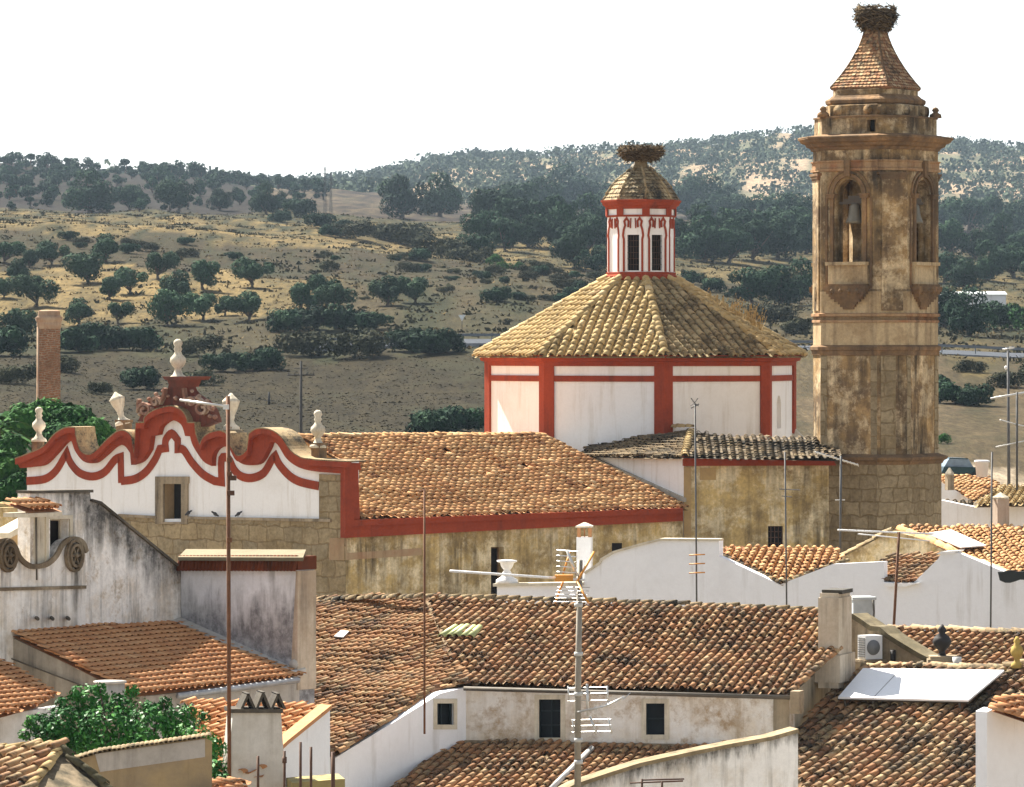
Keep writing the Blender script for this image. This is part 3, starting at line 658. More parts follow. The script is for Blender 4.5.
# ------------------------------------------------------------------ the church
T_dome = tile_mat('dome_scale_tiles', ((0, (.10, .07, .04)), (.4, (.30, .215, .115)), (1, (.50, .40, .24))), la=.3, ma=.4)
def church():
    ch = thing('church', 'whitewashed church with scalloped red gable, tiled nave and octagonal dome', 'church', P(500, HY, 185) - Vector((0, 0, CZ)))
    fp = VP(20, 186, 345, 174); npl = VP(345, 174, 683, 186)
    # gable facade -------------------------------------------------
    U = chain([(15,459), (28,454), (43,447), (55,434), (66,428), (75,428), None, (76,436), (80,450), (88,455), (96,451), (108,439), (119,431), (127,432), (132,438), None, (134,453), None, (136,423), None, (144,423), None, (145,417), (153,411), (163,407.5), (172,406.5), (182,411), (187,419), None, (187.5,423), None, (195,423), None, (196,434), (200,445), None, (203,438), (210,433), (220,431), (227,434), None, (230,444), (236,455), (242,455), (247,450), None, (249,434), None, (257,429), (270,430), (281,437), (290,450), (299,457), (309,459.5), (330,461), None, (347,462)])
    Lw = chain([(20,468), (30,467), (43,464.5), (55,453), (65,442), (71,441), (75,451), (83,461), (93,463), (103,456), (114.6,446), (124,445.6), (130,453), None, (131,465), None, (141,461), (149,449.6), None, (151,436), None, (158,434.6), None, (161,426), (171,420), (181,424.6), (185,436), None, (190,436.3), None, (193,446), (203,461), (211.5,466), None, (212.6,454.5), (219,447), (229,448), (236,459.5), (246,465), (259,463), (267.4,449.6), (271,442), (277.4,444.6), (286,458), (296,466), (307,470), (320,472), None, (347,474)])
    mb = MB(); door = rect(163, 484, 181, 519)
    top = [p for p in U if 27 < p[0] < 341]; mb.slab([fp.at(27, 453)] + fp.poly(top) + [fp.at(343, 462)] + [Vector((*fp.at(343, 462).xy, 0)), Vector((*fp.at(27, 453).xy, 0))], fp.n * -.9, [fp.poly(door)])
    obj('facade_wall', mb, white, ch); mb = MB(); q = fp.poly(rect(163, 484, 181, 519)); mb.slab([q[0], q[3], q[3] - fp.n * .6, q[0] - fp.n * .6], fp.u * .03); obj('door_reveal', mb, plaster('reveal_ochre', (.40, .28, .15), (.3, .2, .11), (.15, .1, .06)), ch)
    mb = MB(); back = fp.n * -1.6
    mb.slab(fp.poly(U + Lw[::-1], .28), fp.n * -.26)
    mid = [(a[0], a[1] + 5.5) for a in U]
    mb.slab(fp.poly(U + mid[::-1], .52), fp.n * -.23)
    cn = obj('scalloped_cornice', mb, red, ch)
    mb = MB(); ribbon(mb, [p - fp.n * 1.1 + UP * .02 for p in fp.poly(U, .5)], fp.n, .05, 1.12)
    obj('coping', mb, coping, cn)
    band = chain([(27,481), (45,479), (56,471), (64,458), (67,453), None, (71,463), (80,473), (93,476.5), (105,472), (115,460), (121,457), None, (121.5,483)])
    band2 = chain([(121.5,481), (135,479), (146,472), (155,460), (160,449), None, (166,448), None, (166,440), (172,433.5), (178,440), None, (178,449), None, (184,450), (192,462), (203,474), (215,481), None, (222,482), None, (222,459), (229,459), (234,469), (241,476), (252,478), (264,473), (272,460), (275.5,456), None, (280,465), (290,476), (301,482), (319,486)])
    mb = MB()
    ribbon(mb, fp.poly(band), fp.n, .33, .035); ribbon(mb, fp.poly(band2), fp.n, .33, .04)
    obj('painted_band', mb, red, ch)
    # stone base, corner pier and door surround
    mb = MB(); mb.slab(fp.poly([(27,507), (120,515), (156,517), (156,523), (187,523.5), (187,517.5), (319,519.5), (319,474), (345,475)], .05) + [Vector((*fp.at(345, 500, .05).xy, 0)), Vector((*fp.at(27, 500, .05).xy, 0))], fp.n * -.04)
    obj('stone_base', mb, stone, ch)
    mb = MB(); patch(mb, fp, [(118,514), (156,516), (156,518.5), (118,516.5)], .14, .1); patch(mb, fp, [(187,516.5), (330,519), (330,522), (187,519)], .14, .1); obj('string_course', mb, beige_w, ch)
    mb = MB(); patch(mb, fp, [(155,476.5), (188,476.5), (188,483), (187,484), (187,524), (155,524), (155,483)], .10, .1, [rect(163, 484, 181, 522)])
    fr = obj('door_surround', mb, beige_w, ch); mb = MB(); mb.slab([p - fp.n * .6 for p in fp.poly(rect(162, 483, 182, 523))], fp.n * -.05); obj('dark_opening', mb, void, fr)
    # finials and the crest on the gable
    def finial(x, y0, y1, off, kind=0, name='finial'):
        s = (y0 - y1) * fp.at(x, y0, off).y / F; c = fp.at(x, y0, off); mb = MB()
        if kind == 0: pr = [(.30, -.05), (.28, .03), (.17, .08), (.11, .18), (.10, .24), (.2, .33), (.26, .42), (.24, .52), (.14, .60), (.10, .68), (.14, .74), (.10, .8), (.15, .88), (.13, .95), (.05, 1)]
        elif kind == 1: pr = [(.32, -.05), (.30, .05), (.16, .14), (.10, .24), (.14, .33), (.12, .36), (.24, .58), (.30, .74), (.31, .78), (.20, .86), (.1, .93), (.03, 1)]
        tl = Matrix.Rotation(rad(-14 if x < 130 and kind else 0), 3, 'Y')
        mb.lathe(c, [(r * s * .8, z * s) for r, z in pr], 12, tilt=tl); return obj(name, mb, cream_s, ch)
    for x, y0, y1, off, kd in ((39,440,407,-.3,0), (123,423,391,-.5,1), (178,378,339,-.3,0), (231,429,393,-.5,1), (318,446,410,-.4,0)): finial(x, y0, y1, off, kd)
    for x, y0, y1, w, off in ((38,462,438,9,-.3), (124,440,420,11,-.5), (231,440,427,11,-.5), (319,466,443,11,-.4)):
        mb = MB(); c = fp.at(x, (y0 + y1) / 2, off); k = c.y / F; az = math.atan2(fp.u.y, fp.u.x)
        mb.box(c, (w * k * .5, w * k * .5, (y0 - y1) * k / 2), az); mb.box(fp.at(x, y1 + 1.2, off), (w * k * .58, w * k * .58, k * 1.4), az); obj('finial_pedestal', mb, mould, ch)
    mb = MB(); patch(mb, fp, chain([(138,422), (143,408), (151,400), (160,396), (167,390), (169,384)]) + chain([(187,384), (189,390), (195,396), (203,401), (210,410), (214,422)]) + [(198,428), (192,420), (187,415), (180,408), (172,404.5), (163,406), (154,410), (146,420)], .20, .45)
    crest_m = plaster('worn_crest_stone', (.46, .36, .27), (.26, .13, .09), (.12, .07, .05), .6, .4, scale=3); cr = obj('crest', mb, plaster('weathered_red_paint', (.22, .055, .035), (.13, .05, .035), (.09, .04, .03), .6, .5, scale=2), ch)
    mb = MB(); patch(mb, fp, [(162,376.5), (194,376.5), (191,380), (165,380)], .42, 1.0); patch(mb, fp, [(167,380), (189,380), (186,387), (170,387)], .30, .7); obj('crest_plinth', mb, MATS['weathered_red_paint'], cr)
    def scroll(cx, cy, r, turn, flip, arm):
        pts = []
        for k in range(22):
            t = k / 21; a = turn * t * 6.283; rr = r * (1 - .78 * t); pts.append((cx + flip * rr * math.cos(a), cy - rr * math.sin(a)))
        mb = MB(); ribbon(mb, fp.poly(arm + pts, .28), fp.n, .11, .2); obj('crest_scroll', mb, crest_m, cr)
    scroll(147, 410, 7, 1.3, -1, [(141,399)]); scroll(205, 409, 8, 1.3, 1, [(199,397)])
    scroll(158, 402, 5, 1.2, 1, [(167,388), (166,396)]); scroll(194, 402, 5, 1.2, -1, [(186,388), (187,396)])
    mb = MB()
    for x, y, r in ((152,409,2.6), (158,397,2.4), (198,397,2.2), (204,413,2.4), (150,416,2.0), (210,416,2.2), (176,398,2.4), (143,404,2.4), (149,399,2.2), (156,394,2.2), (163,391,2.0), (192,391,2.0), (199,396,2.2), (207,401,2.4), (213,408,2.4), (215,417,2.6), (140,414,2.4), (168,396,1.8), (185,396,1.8)): mb.lathe(fp.at(x, y, .34), [(0.001, -r * .041), (r * .036, -r * .02), (r * .041, 0), (r * .036, r * .02), (.001, r * .041)], 8)
    obj('crest_knobs', mb, crest_m, cr)['kind'] = 'stuff'
    # nave -----------------------------------------------------------
    A = npl.at(352, 518); B = npl.at(682, 507); B.z = A.z
    nr = RP(A, math.degrees(math.atan2(-npl.n.x, -npl.n.y)), 18.0)
    poly = [nr.at(353, 520), nr.at(684, 507.5), nr.at(548, 437), nr.at(318, 437), nr.at(345, 462)]
    poly = [A - nr.up * .25, B - nr.up * .25 + npl.u * .15, B + nr.up * 9.2 + npl.u * .2, nr.at(300, 437), nr.at(344, 464)]
    roof(ch, poly, nr, T_nave, 'nave_roof', sp=.345, ln=.46, seed=11, sag=.10, ch=.55)
    mb = MB(); ridge(mb, poly[3], poly[2], .17, .46, 5); obj('ridge_tiles', mb, T_nave, ch)
    mb = MB(); mb.face([poly[2], poly[3], poly[3] - npl.n * 9 - UP * 3, poly[2] - npl.n * 9 - UP * 3], (.5, .5, 0)); obj('rear_roof', mb, T_nave, ch)
    mb = MB(); wall(mb, npl, [(345, 522), (683, 509)], .8, [rect(491, 547, 504, 612)]); obj('nave_wall', mb, ochre_w, ch)
    mb = MB(); patch(mb, npl, [(345,463), (358,463), (360,520), (683,508), (683,521), (345,538)], .30, .28); patch(mb, npl, [(345,463), (353,463), (354,520), (683,508), (683,513), (354,526), (345,530)], .42, .11)
    patch(mb, npl, [(345,463), (360,463), (361,470), (345,470)], .36, .34); obj('nave_cornice', mb, red, ch)
    mb = MB(); patch(mb, npl, [(347,553), (422,548), (422,555), (347,560)], .02, .03); patch(mb, npl, [(330,538), (347,538), (347,560), (330,560)], .02, .03); obj('faded_band', mb, plaster('faded_pink', (.40, .21, .12), (.42, .30, .18), (.2, .12, .07), .6, .3), ch)
    window(ch, npl, (491, 547, 504, 612), MATS['stained_moulding'], void, .4)
    mb = MB(); patch(mb, npl, rect(612, 543, 622, 553), .01, .02); obj('niche', mb, void, ch)  # flat near-black patch: the shade of a small opening painted on the wall
    # low roofs in front of the octagon
    vw = VP(583, 192.3, 684, 186.3); vs = VP(684, 186.3, 836, 187.6)
    mb = MB(); wall(mb, vw, [(580,454), (684,457)], .5); obj('transept_wall', mb, white, ch)
    mb = MB(); patch(mb, vw, [(583,458), (590,456), (684,498), (684,502)], .12, .12); obj('flashing', mb, flat('pale_mortar', (.42, .38, .31)), ch)
    mb = MB(); wall(mb, vs, [(684,457), (836,463)], .6, [rect(768, 526, 783, 549)]); obj('transept_wall', mb, ochre_w, ch)
    mb = MB(); patch(mb, vs, [(684,456), (836,459), (836,465.5), (684,466)], .28, .25); patch(mb, vs, [(684,456), (836,458.5), (836,461.5), (684,460)], .40, .11); obj('transept_cornice', mb, red, ch)
    mb = MB(); patch(mb, vs, [(684,467), (691,467), (691,620), (684,620)], .06, .05); patch(mb, vs, [(700,468), (716,468), (716,480), (700,480)], .03, .02); obj('corner_pilaster', mb, plaster('warm_ochre', (.50, .34, .15), (.38, .26, .13), (.2, .14, .08), .5, .3), ch)
    window(ch, vs, (768, 526, 783, 549), iron, void, .2, (3, 3), .03)
    fr = RP(P(684, 456, 185.8), 1, 9.0); lr = RP(P(684, 457, 186.1), 56, 11.0)
    f = [fr.at(683, 457), fr.at(838, 460), fr.at(842, 441), fr.at(756, 438), fr.at(690, 431)]
    roof(ch, f, fr, T_dark, 'transept_roof', sp=.31, ln=.42, seed=21, sag=.16, rk=.3, hk=.7)
    l = [lr.at(580, 456), lr.at(684, 458), lr.at(692, 431), lr.at(606, 430)]
    roof(ch, l, lr, T_dark, 'transept_roof', sp=.31, ln=.42, seed=22, sag=.12)
    mb = MB(); ridge(mb, fr.at(684, 457), fr.at(691, 431), .18, .46, 8); ridge(mb, lr.at(604, 430) + UP * .05, fr.at(692, 430) + UP * .12, .16, .46, 9); obj('ridge_tiles', mb, T_oct, ch)
    # octagon --------------------------------------------------------
    c = Vector(((641 - 512) * 200 / F, 200, 0)); k = 200 / F; Az = [rad(6.5 + 45 * i) for i in range(8)]; R_ = 155 * k
    z = lambda y: CZ + (HY - y) * k
    V = lambda i, r, zz: c + Vector((r * math.sin(Az[i % 8]), -r * math.cos(Az[i % 8]), zz))
    mb = MB()
    for i in range(8):
        holes = []; a, b = V(i, R_, 0), V(i + 1, R_, 0); n = ((a + b) / 2 - c).normalized()
        if i == 1:
            m = a.lerp(b, .42); u = (b - a).normalized(); zz = lambda y: z(350 + (y - 350) * .97)
            holes = [[m - u * .42 + UP * zz(430), m + u * .42 + UP * zz(430), m + u * .42 + UP * zz(404), m + u * .25 + UP * zz(398), m + UP * zz(396), m - u * .25 + UP * zz(398), m - u * .42 + UP * zz(404)]]
        mb.slab([a + UP * 6, b + UP * 6, b + UP * z(354), a + UP * z(354)], n * -.5, holes)
    dr = obj('octagon_wall', mb, white, ch)
    mb = MB()
    for i in range(8):
        v0, v1, v2 = V(i - 1, R_, 0), V(i, R_, 0), V(i + 1, R_, 0); d0 = (v0 - v1).normalized(); d2 = (v2 - v1).normalized(); o = (v1 - c).normalized()
        n0 = ((v0 + v1) / 2 - c).normalized(); n2 = ((v2 + v1) / 2 - c).normalized(); w = .40
        q = [v1 + d0 * w - n0 * .1, v1 + d0 * w + n0 * .10, v1 + o * .11, v1 + d2 * w + n2 * .10, v1 + d2 * w - n2 * .1, v1 - o * .1]
        mb.slab([p + UP * 6 for p in q], UP * (z(361) - 6))
    obj('corner_pilasters', mb, red, dr)
    mb = MB()
    mb.lathe(c, [(R_ - .2, z(381)), (R_ + .07, z(380.6)), (R_ + .07, z(375)), (R_ - .2, z(374.6))], angles=Az, smooth=False)
    mb.lathe(c, [(R_ - .2, z(366)), (R_ + .10, z(365.5)), (R_ + .12, z(361.5)), (R_ + .28, z(360.5)), (R_ + .32, z(358)), (R_ + .44, z(357)), (R_ + .46, z(355.2)), (R_ - .3, z(354.5))], angles=Az, smooth=False)
    obj('red_cornice', mb, red, dr)
    mb = MB(); a, b = V(1, R_, 0), V(2, R_, 0); n = ((a + b) / 2 - c).normalized(); m = a.lerp(b, .42); u = (b - a).normalized()
    mb.slab([m - u * .5 - n * .4 + UP * 12, m + u * .5 - n * .4 + UP * 12, m + u * .5 - n * .4 + UP * 14.6, m - u * .5 - n * .4 + UP * 14.6], n * -.05); obj('niche', mb, white, dr)
    mb = MB(); mb.lathe(V(2, R_ - .1, z(445)), [(.9, -.4), (.75, .1), (.45, .45), (.2, .7), (.05, .75)], 12); obj('mortar_haunch', mb, cream_s, dr)
    Re, Rt, ze, zt = 166.5 * k, 34 * k, z(355.5), z(279.5); ap = math.cos(rad(22.5)); pitch = math.degrees(math.atan2(zt - ze, (Re - Rt) * ap))
    hp = MB()
    for i in range(8):
        pa, pb, pc, pd = V(i, Re, ze), V(i + 1, Re, ze), V(i + 1, Rt, zt), V(i, Rt, zt); t = 6.5 + 45 * i + 22.5
        r = RP(pa, -t, pitch); p2 = [pa - r.up * .1, pb - r.up * .1, pc, pd]
        roof(ch, p2, r, T_octd if i == 0 else T_oct, 'octagon_roof', sp=.385, ln=.5, seed=31 + i, sag=.06, rk=.34)
        hp = MB(); ridge(hp, V(i, Re - .05, ze + .08), V(i, Rt, zt + .08), .19, .5, 40 + i); obj('hip_tiles', hp, T_oct, ch)
    # lantern
    RL = 34 * k; mb = MB(); fm = MB(); PN = []; tr = MB()
    for i in range(8):
        a, b = V(i, RL, 0), V(i + 1, RL, 0); n = ((a + b) / 2 - c).normalized(); u = (b - a).normalized(); m = (a + b) / 2; w = .27; zb, zz1 = z(271), z(235.5)
        H = lambda uu, zz, o=0.0: m + u * uu + n * o + UP * zz
        win = i in (0, 7, 3, 4)
        mb.slab([a + UP * z(281), b + UP * z(281), b + UP * z(209), a + UP * z(209)], n * -.22, [[H(-w, zb), H(w, zb), H(w, zz1), H(-w, zz1)]] if win else [])
        if win: pn = MB(); pn.slab([H(-w, zb, -.16), H(w, zb, -.16), H(w, zz1, -.16), H(-w, zz1, -.16)], n * -.03); PN.append(pn)
        for q in (-.12, .0, .12) if win else (): fm.tube([H(q, zb, -.06), H(q, zz1, -.06)], .012, 4)
        for q in range(1, 6) if win else (): fm.tube([H(-w, zb + (zz1 - zb) * q / 6, -.06), H(w, zb + (zz1 - zb) * q / 6, -.06)], .010, 4)
        e = .42
        for sgn in (-1, 1):
            pts = [(e, z(272)), (e, z(240)), (e + .04, z(236)), (e, z(230)), (e - .06, z(226)), (e - .02, z(222)), (e - .12, z(219)), (e - .22, z(222)), (e - .20, z(228))]
            ribbon(tr, [H(sgn * p, q) for p, q in pts], n, .085, .045)
            ribbon(tr, [H(sgn * .10, z(219)), H(sgn * .12, z(229))], n, .05, .04)
        ribbon(tr, [a + UP * z(216), a + UP * z(209)], ((a - c).normalized()), .34, .06)
    ln = obj('lantern', mb, white, ch); [obj('lantern_window', q, void, ln) for q in PN]; obj('window_grille', fm, iron, ln)
    tr.lathe(c, [(RL - .1, z(281)), (RL + .13, z(280.5)), (RL + .13, z(276)), (RL + .06, z(275)), (RL + .06, z(272.5)), (RL - .1, z(272))], angles=Az, smooth=False)
    tr.lathe(c, [(RL - .1, z(217.6)), (RL + .06, z(217.4)), (RL + .06, z(215.6)), (RL - .1, z(215.4))], angles=Az, smooth=False)
    tr.lathe(c, [(RL - .1, z(210)), (RL + .06, z(209.5)), (RL + .10, z(207)), (RL + .2, z(205.5)), (RL + .24, z(203)), (RL + .30, z(202)), (RL + .30, z(200.5)), (RL - .3, z(199.5))], angles=Az, smooth=False)
    obj('red_trim', tr, red, ln)
    pr = [(37.5,201), (34,194.5), (28.5,186), (22,179), (15,173.5), (9.5,168.5), (7,163), (6.5,158)]
    mb = MB(); mb.lathe(c, [(r * k - .04, z(y)) for r, y in pr], angles=Az, smooth=False, tint=(.3, .5, 0))
    def curve(i):
        def f(t):
            s = t * 5; j = min(4, int(s)); g = s - j; r = pr[j][0] * (1 - g) + pr[j + 1][0] * g; y = pr[j][1] * (1 - g) + pr[j + 1][1] * g; return V(i, r * k, z(y))
        return f
    for i in range(8): scales(mb, curve(i), curve(i + 1), 9, .17, 60 + i)
    for i in range(8):
        f = curve(i)
        for q in range(6): ridge(mb, f(q / 6) + UP * .02, f((q + 1) / 6) + UP * .02, .06, .3, i * 9 + q)
    obj('lantern_dome', mb, T_dome, ln)
    return ch, c + UP * z(160)
CH, nest_at = church()
twigs = N('nest_twigs', .95, .1); _t = twigs.attr(); twigs = twigs.done(twigs.ramp(_t[0], (0, (.04, .028, .018)), (.5, (.11, .080, .048)), (1, (.22, .165, .10))))
nest('stork_nest', 'wide flat stork nest on top of the octagonal lantern', nest_at, .92, .62, 3, twigs)
# ------------------------------------------------------------------ the bell tower
def tower():
    D = 189.0; k = D / F; c = Vector(((875.5 - 512) * k, D, 0)); z = lambda y: CZ + (HY - y) * k
    tw = thing('bell_tower', 'tall weathered ochre bell tower with arched belfry and tiled spire', 'bell tower', c)
    Rv = 62.3 * k; Az = [rad(a) for a in (-64.8, -3.2, 25.2, 86.8, 115.2, 176.8, 205.2, 266.8)]
    V = lambda i, r, zz: c + Vector((r * math.sin(Az[i % 8]), -r * math.cos(Az[i % 8]), zz))
    def ring(prof, mat, name, par=tw, A=Az, smooth=False):
        mb = MB(); mb.lathe(c, [(r * Rv, zz) for r, zz in prof], angles=A, smooth=smooth); return obj(name, mb, mat, par)
    def prism(z0, z1, r, mat, name, par=tw, rr=0):
        mb = MB()
        for i in range(8):
            a, b = V(i, r * Rv, 0), V(i + 1, r * Rv, 0); n = ((a + b) / 2 - c); n.z = 0; n.normalize()
            mb.slab([a + UP * z0, b + UP * z0, b + UP * z1, a + UP * z1], n * -.4)
        return obj(name, mb, mat, par)
    prism(0, z(461), 1.055, ashlar, 'base_stage')
    ring([(1.0, z(464)), (1.07, z(463)), (1.10, z(460)), (1.15, z(458.5)), (1.16, z(456)), (1.04, z(453.5)), (.98, z(452.5))], mould, 'base_moulding')
    prism(z(456), z(349), 1.0, tower_w, 'shaft'); prism(z(349), z(290), 1.0, tower_p, 'upper_shaft')
    for i in (0, 1, 2, 3):
        a, b = V(i, Rv, 0), V(i + 1, Rv, 0); n = ((a + b) / 2 - c).normalized()
        if i in (1,): 
            p, q = a.lerp(b, .12), a.lerp(b, .62); mb = MB(); mb.slab([p + n * .03 + UP * z(453), q + n * .03 + UP * z(453), q + n * .03 + UP * z(353), p + n * .03 + UP * z(353)], n * -.03); obj('ashlar_corner', mb, ashlar, tw)
        if i in (0, 2):
            for f0, f1 in ((0, .11), (.89, 1)):
                p, q = a.lerp(b, f0), a.lerp(b, f1); mb = MB(); mb.slab([p + n * .02 + UP * z(453), q + n * .02 + UP * z(453), q + n * .02 + UP * z(353), p + n * .02 + UP * z(353)], n * -.02); obj('ashlar_corner', mb, ashlar, tw)
    ring([(.98, z(356)), (1.02, z(355)), (1.025, z(351)), (1.05, z(350)), (1.055, z(347)), (1.0, z(345)), (.97, z(344.5))], mould, 'string_moulding')
    ring([(.98, z(323)), (1.02, z(322.6)), (1.02, z(320.5)), (1.0, z(320)), (1.0, z(317)), (1.035, z(316.5)), (1.035, z(314)), (.98, z(313))], frieze, 'string_moulding')
    # belfry: four pierced faces and four solid chamfers round a hollow room
    def arch(m, u, zz0, w, zs, zt, n=10):
        p = [m - u * w + UP * zz0, m + u * w + UP * zz0]
        return p + [m + u * (w * math.cos(math.pi * t / n)) + UP * (zs + (zt - zs) * math.sin(math.pi * t / n)) for t in range(n + 1)]
    mb = MB(); bells = []; PARTS = []
    for i in range(8):
        a, b = V(i, Rv, 0), V(i + 1, Rv, 0); n = ((a + b) / 2 - c); n.normalize(); u = (b - a).normalized(); L = (b - a).length; m = (a + b) / 2
        tr = MB(); sl = MB(); imp = MB(); pil = MB(); cap = MB(); br = MB()
        for q in (('arch_moulding', tr, mould), ('sill_panel', sl, tower_p), ('impost', imp, mould), ('bracket', br, mould), ('pilaster', pil, tower_w), ('capital', cap, mould)): PARTS.append(q)
        base = [a + UP * z(292), b + UP * z(292), b + UP * z(168), a + UP * z(168)]
        if L > 2:
            mb.slab(base, n * -.55, [arch(m, u, z(263), .60, z(197), z(181))])
            for o, w, t, y in ((.78, .13, .10, 176.5), (1.0, .07, .05, 172)):
                ribbon(tr, arch(m + n * .001, u, z(262), o, z(197), z(y), 12)[2:], n, w, t)
            for sg in (-1, 1):
                ribbon(tr, [m + u * sg * .78 + UP * z(263), m + u * sg * .78 + UP * z(199)], n, .16, .10)
                ribbon(tr, [m + u * sg * 1.06 + UP * z(289), m + u * sg * 1.06 + UP * z(199)], n, .10, .04)
                p = m + u * sg * .80 + n * .06 + UP * z(198); imp.box(p, (.19, .12, .07), math.atan2(u.y, u.x)); imp.box(p + UP * .09, (.23, .16, .03), math.atan2(u.y, u.x))
            az = math.atan2(u.y, u.x)
            sl.box(m + n * .12 + UP * z(264.5), (.98, .18, .07), az); br.box(m + n * .12 + UP * z(288.5), (1.02, .26, .07), az); br.box(m + n * .10 + UP * z(286), (.96, .2, .05), az)
            sl.slab([m + n * .14 + u * x_ + UP * z(y_) for x_, y_ in ((-.92, 287), (.92, 287), (.92, 266), (.5, 266), (.5, 266), (-.92, 266))], n * -.14)
            rn = random.Random(i)
            for q, wd in enumerate((.97, .90, .80, .74, .60, .44, .36, .26)):
                h = q / 7; br.box(m + n * (.15 - .13 * h) + UP * z(290.5 + 17.5 * h), (wd, .24 - .19 * h, .075), az)
            for q in (-.6, -.2, .2, .6): br.lathe(m + n * .36 + u * q + UP * z(291.5), [(.02, -.12), (.09, -.06), (.10, .02), (.05, .09)], 8)
            kx = MB(); imp.box(m + n * .06 + UP * z(170), (.14, .14, .34), az)
            bells.append((m - n * .30, u, n))
        else:
            mb.slab(base, n * -.55)
            pil.slab([m + u * (s * L * .36) + n * .07 + UP * zz for s, zz in ((-1, z(311)), (1, z(311)), (1, z(181)), (-1, z(181)))], n * -.06)
            for q, (y_, e) in enumerate(((180, .40), (178, .44), (175.5, .52))): cap.box(m + UP * z(y_), (e * L, .10 + .03 * q, .055), math.atan2(u.y, u.x))
            kn = MB(); PARTS.append(('carved_boss', kn, tower_w)); kn.slab([m + u * x_ + n * .10 + UP * z(y_) for x_, y_ in ((-.13, 298), (0, 301), (.13, 298), (.13, 291), (0, 287), (-.13, 291))], n * -.09)
    bf = obj('belfry', mb, tower_w, tw); [obj(nm, q, mt, bf) for nm, q, mt in PARTS if q.v]
    ring([(.2, z(291)), (.85, z(291)), (.85, z(289)), (.2, z(289))], tower_w, 'belfry_floor', bf); ring([(.2, z(171)), (.85, z(171)), (.85, z(169)), (.2, z(169))], mould, 'belfry_ceiling', bf)
    core = MB(); core.lathe(c, [(.42 * Rv, z(290)), (.42 * Rv, z(170))], angles=Az, smooth=False); obj('belfry_core', core, tower_w, bf)
    for q, (m, u, n) in enumerate(bells):
        if q > 1: continue
        b = MB(); p = m + u * (.12 if q == 0 else -.2) + UP * z(222)
        b.lathe(p, [(.40, -.1), (.37, 0), (.29, .2), (.25, .45), (.22, .64), (.12, .74), (.04, .76)], 14)
        bl = obj('bell', b, flat('old_bronze', (.20, .175, .13) if q == 0 else (.12, .10, .075), .5, .5), tw)
        b = MB(); b.box(p + UP * .82, (.5, .09, .10), math.atan2(u.y, u.x)); b.box(p + UP * .98, (.3, .08, .07), math.atan2(u.y, u.x)); b.tube([p + UP * .66, p + UP * .75], .05, 6)
        b.box(p + UP * .75, (.72, .05, .05), math.atan2(u.y, u.x)); obj('headstock', b, flat('grey_timber', (.10, .08, .06)), bl)
    # entablature
    ring([(.97, z(173)), (1.045, z(172.6)), (1.045, z(170)), (1.02, z(169.6)), (1.02, z(164)), (1.04, z(163.4)), (1.04, z(162)), (.97, z(161.6))], frieze, 'frieze')
    prism(z(163), z(150), 1.0, tower_w, 'entablature')
    ring([(.97, z(152)), (1.03, z(151.5)), (1.05, z(149)), (1.11, z(147.5)), (1.13, z(145)), (1.20, z(143.5)), (1.225, z(141)), (1.245, z(140.5)), (1.245, z(139)), (1.1, z(137.6)), (.9, z(137))], mould, 'cornice')
    ring([(.9, z(138.6)), (1.25, z(138.9)), (1.24, z(138.1)), (1.0, z(135.8)), (.9, z(135.8))], mould, 'cornice_top')
    mb = MB()
    for i in range(8):
        a, b = V(i, .98 * Rv, 0), V(i + 1, .98 * Rv, 0); n = ((a + b) / 2 - c); n.normalize(); u = (b - a).normalized(); hs = []
        if i == 0: m = b - u * .17; hs = [[m + u * x_ + UP * z(y_) for x_, y_ in ((-.30, 134.5), (.13, 134.5), (.13, 122.5), (-.30, 122.5))]]
        mb.slab([a + UP * z(138), b + UP * z(138), b + UP * z(119), a + UP * z(119)], n * -.35, hs)
    at = obj('attic', mb, tower_w, tw)
    ring([(.7, z(138)), (.86, z(138)), (.86, z(119)), (.5, z(118.8))], void, 'attic_interior', at)
    ring([(.9, z(120)), (1.0, z(119.8)), (1.0, z(118)), (.8, z(117.2))], mould, 'attic_coping', at)
    for i in (0, 3):
        pr = MB(); p = V(i, .96 * Rv, z(116)); pr.lathe(p, [(.26, -.1), (.24, .05), (.10, .14), (.16, .22), (.10, .32), (.03, .36)], 8); obj('corner_knob', pr, mould, at)
    mb = MB(); mb.lathe(c, [(.74 * Rv, z(118.5)), (.83 * Rv, z(117)), (.83 * Rv, z(107)), (.78 * Rv, z(106))], angles=Az, smooth=False)
    for i in range(8):
        for f in (.18, .82):
            a, b = V(i, .835 * Rv, z(112)), V(i + 1, .835 * Rv, z(112)); n = ((a + b) / 2 - c); n.z = 0; n.normalize(); p = a.lerp(b, f); q = n.orthogonal()
            if (b - a).length > 2 or f < .5: mb.tube([p - n * .1, p + n * .07], .21, 12)
    dr = obj('drum', mb, tower_w, tw)
    Sq = [rad(11 + 90 * i) for i in range(4)]; S8 = []
    for q in range(4): S8 += [rad(11 + 90 * q - 11), rad(11 + 90 * q + 11)]
    def sring(prof, mat, name, par): 
        mb = MB(); mb.lathe(c, [(r * k, zz) for r, zz in prof], angles=S8, smooth=False); return obj(name, mb, mat, par)
    sring([(44, z(107)), (48, z(106)), (50, z(104.5)), (50.5, z(101.5)), (49, z(100)), (46, z(98.6)), (45, z(97.5)), (43, z(96))], mould, 'drum_moulding', dr)
    sring([(40, z(98)), (42.5, z(97.5)), (42.5, z(91)), (40, z(90.5))], tower_w, 'spire_base', dr)
    pf = [(46.5,88.5), (39,80.5), (31,70.5), (24,60), (18.2,50), (13.6,40), (11,31), (10,25)]
    sp = MB(); sp.lathe(c, [(40 * k, z(92)), (45 * k, z(91)), (47 * k, z(89.5)), (47 * k, z(88.5)), (40 * k, z(87))], angles=Sq, smooth=False, tint=(.3, .6, 0))
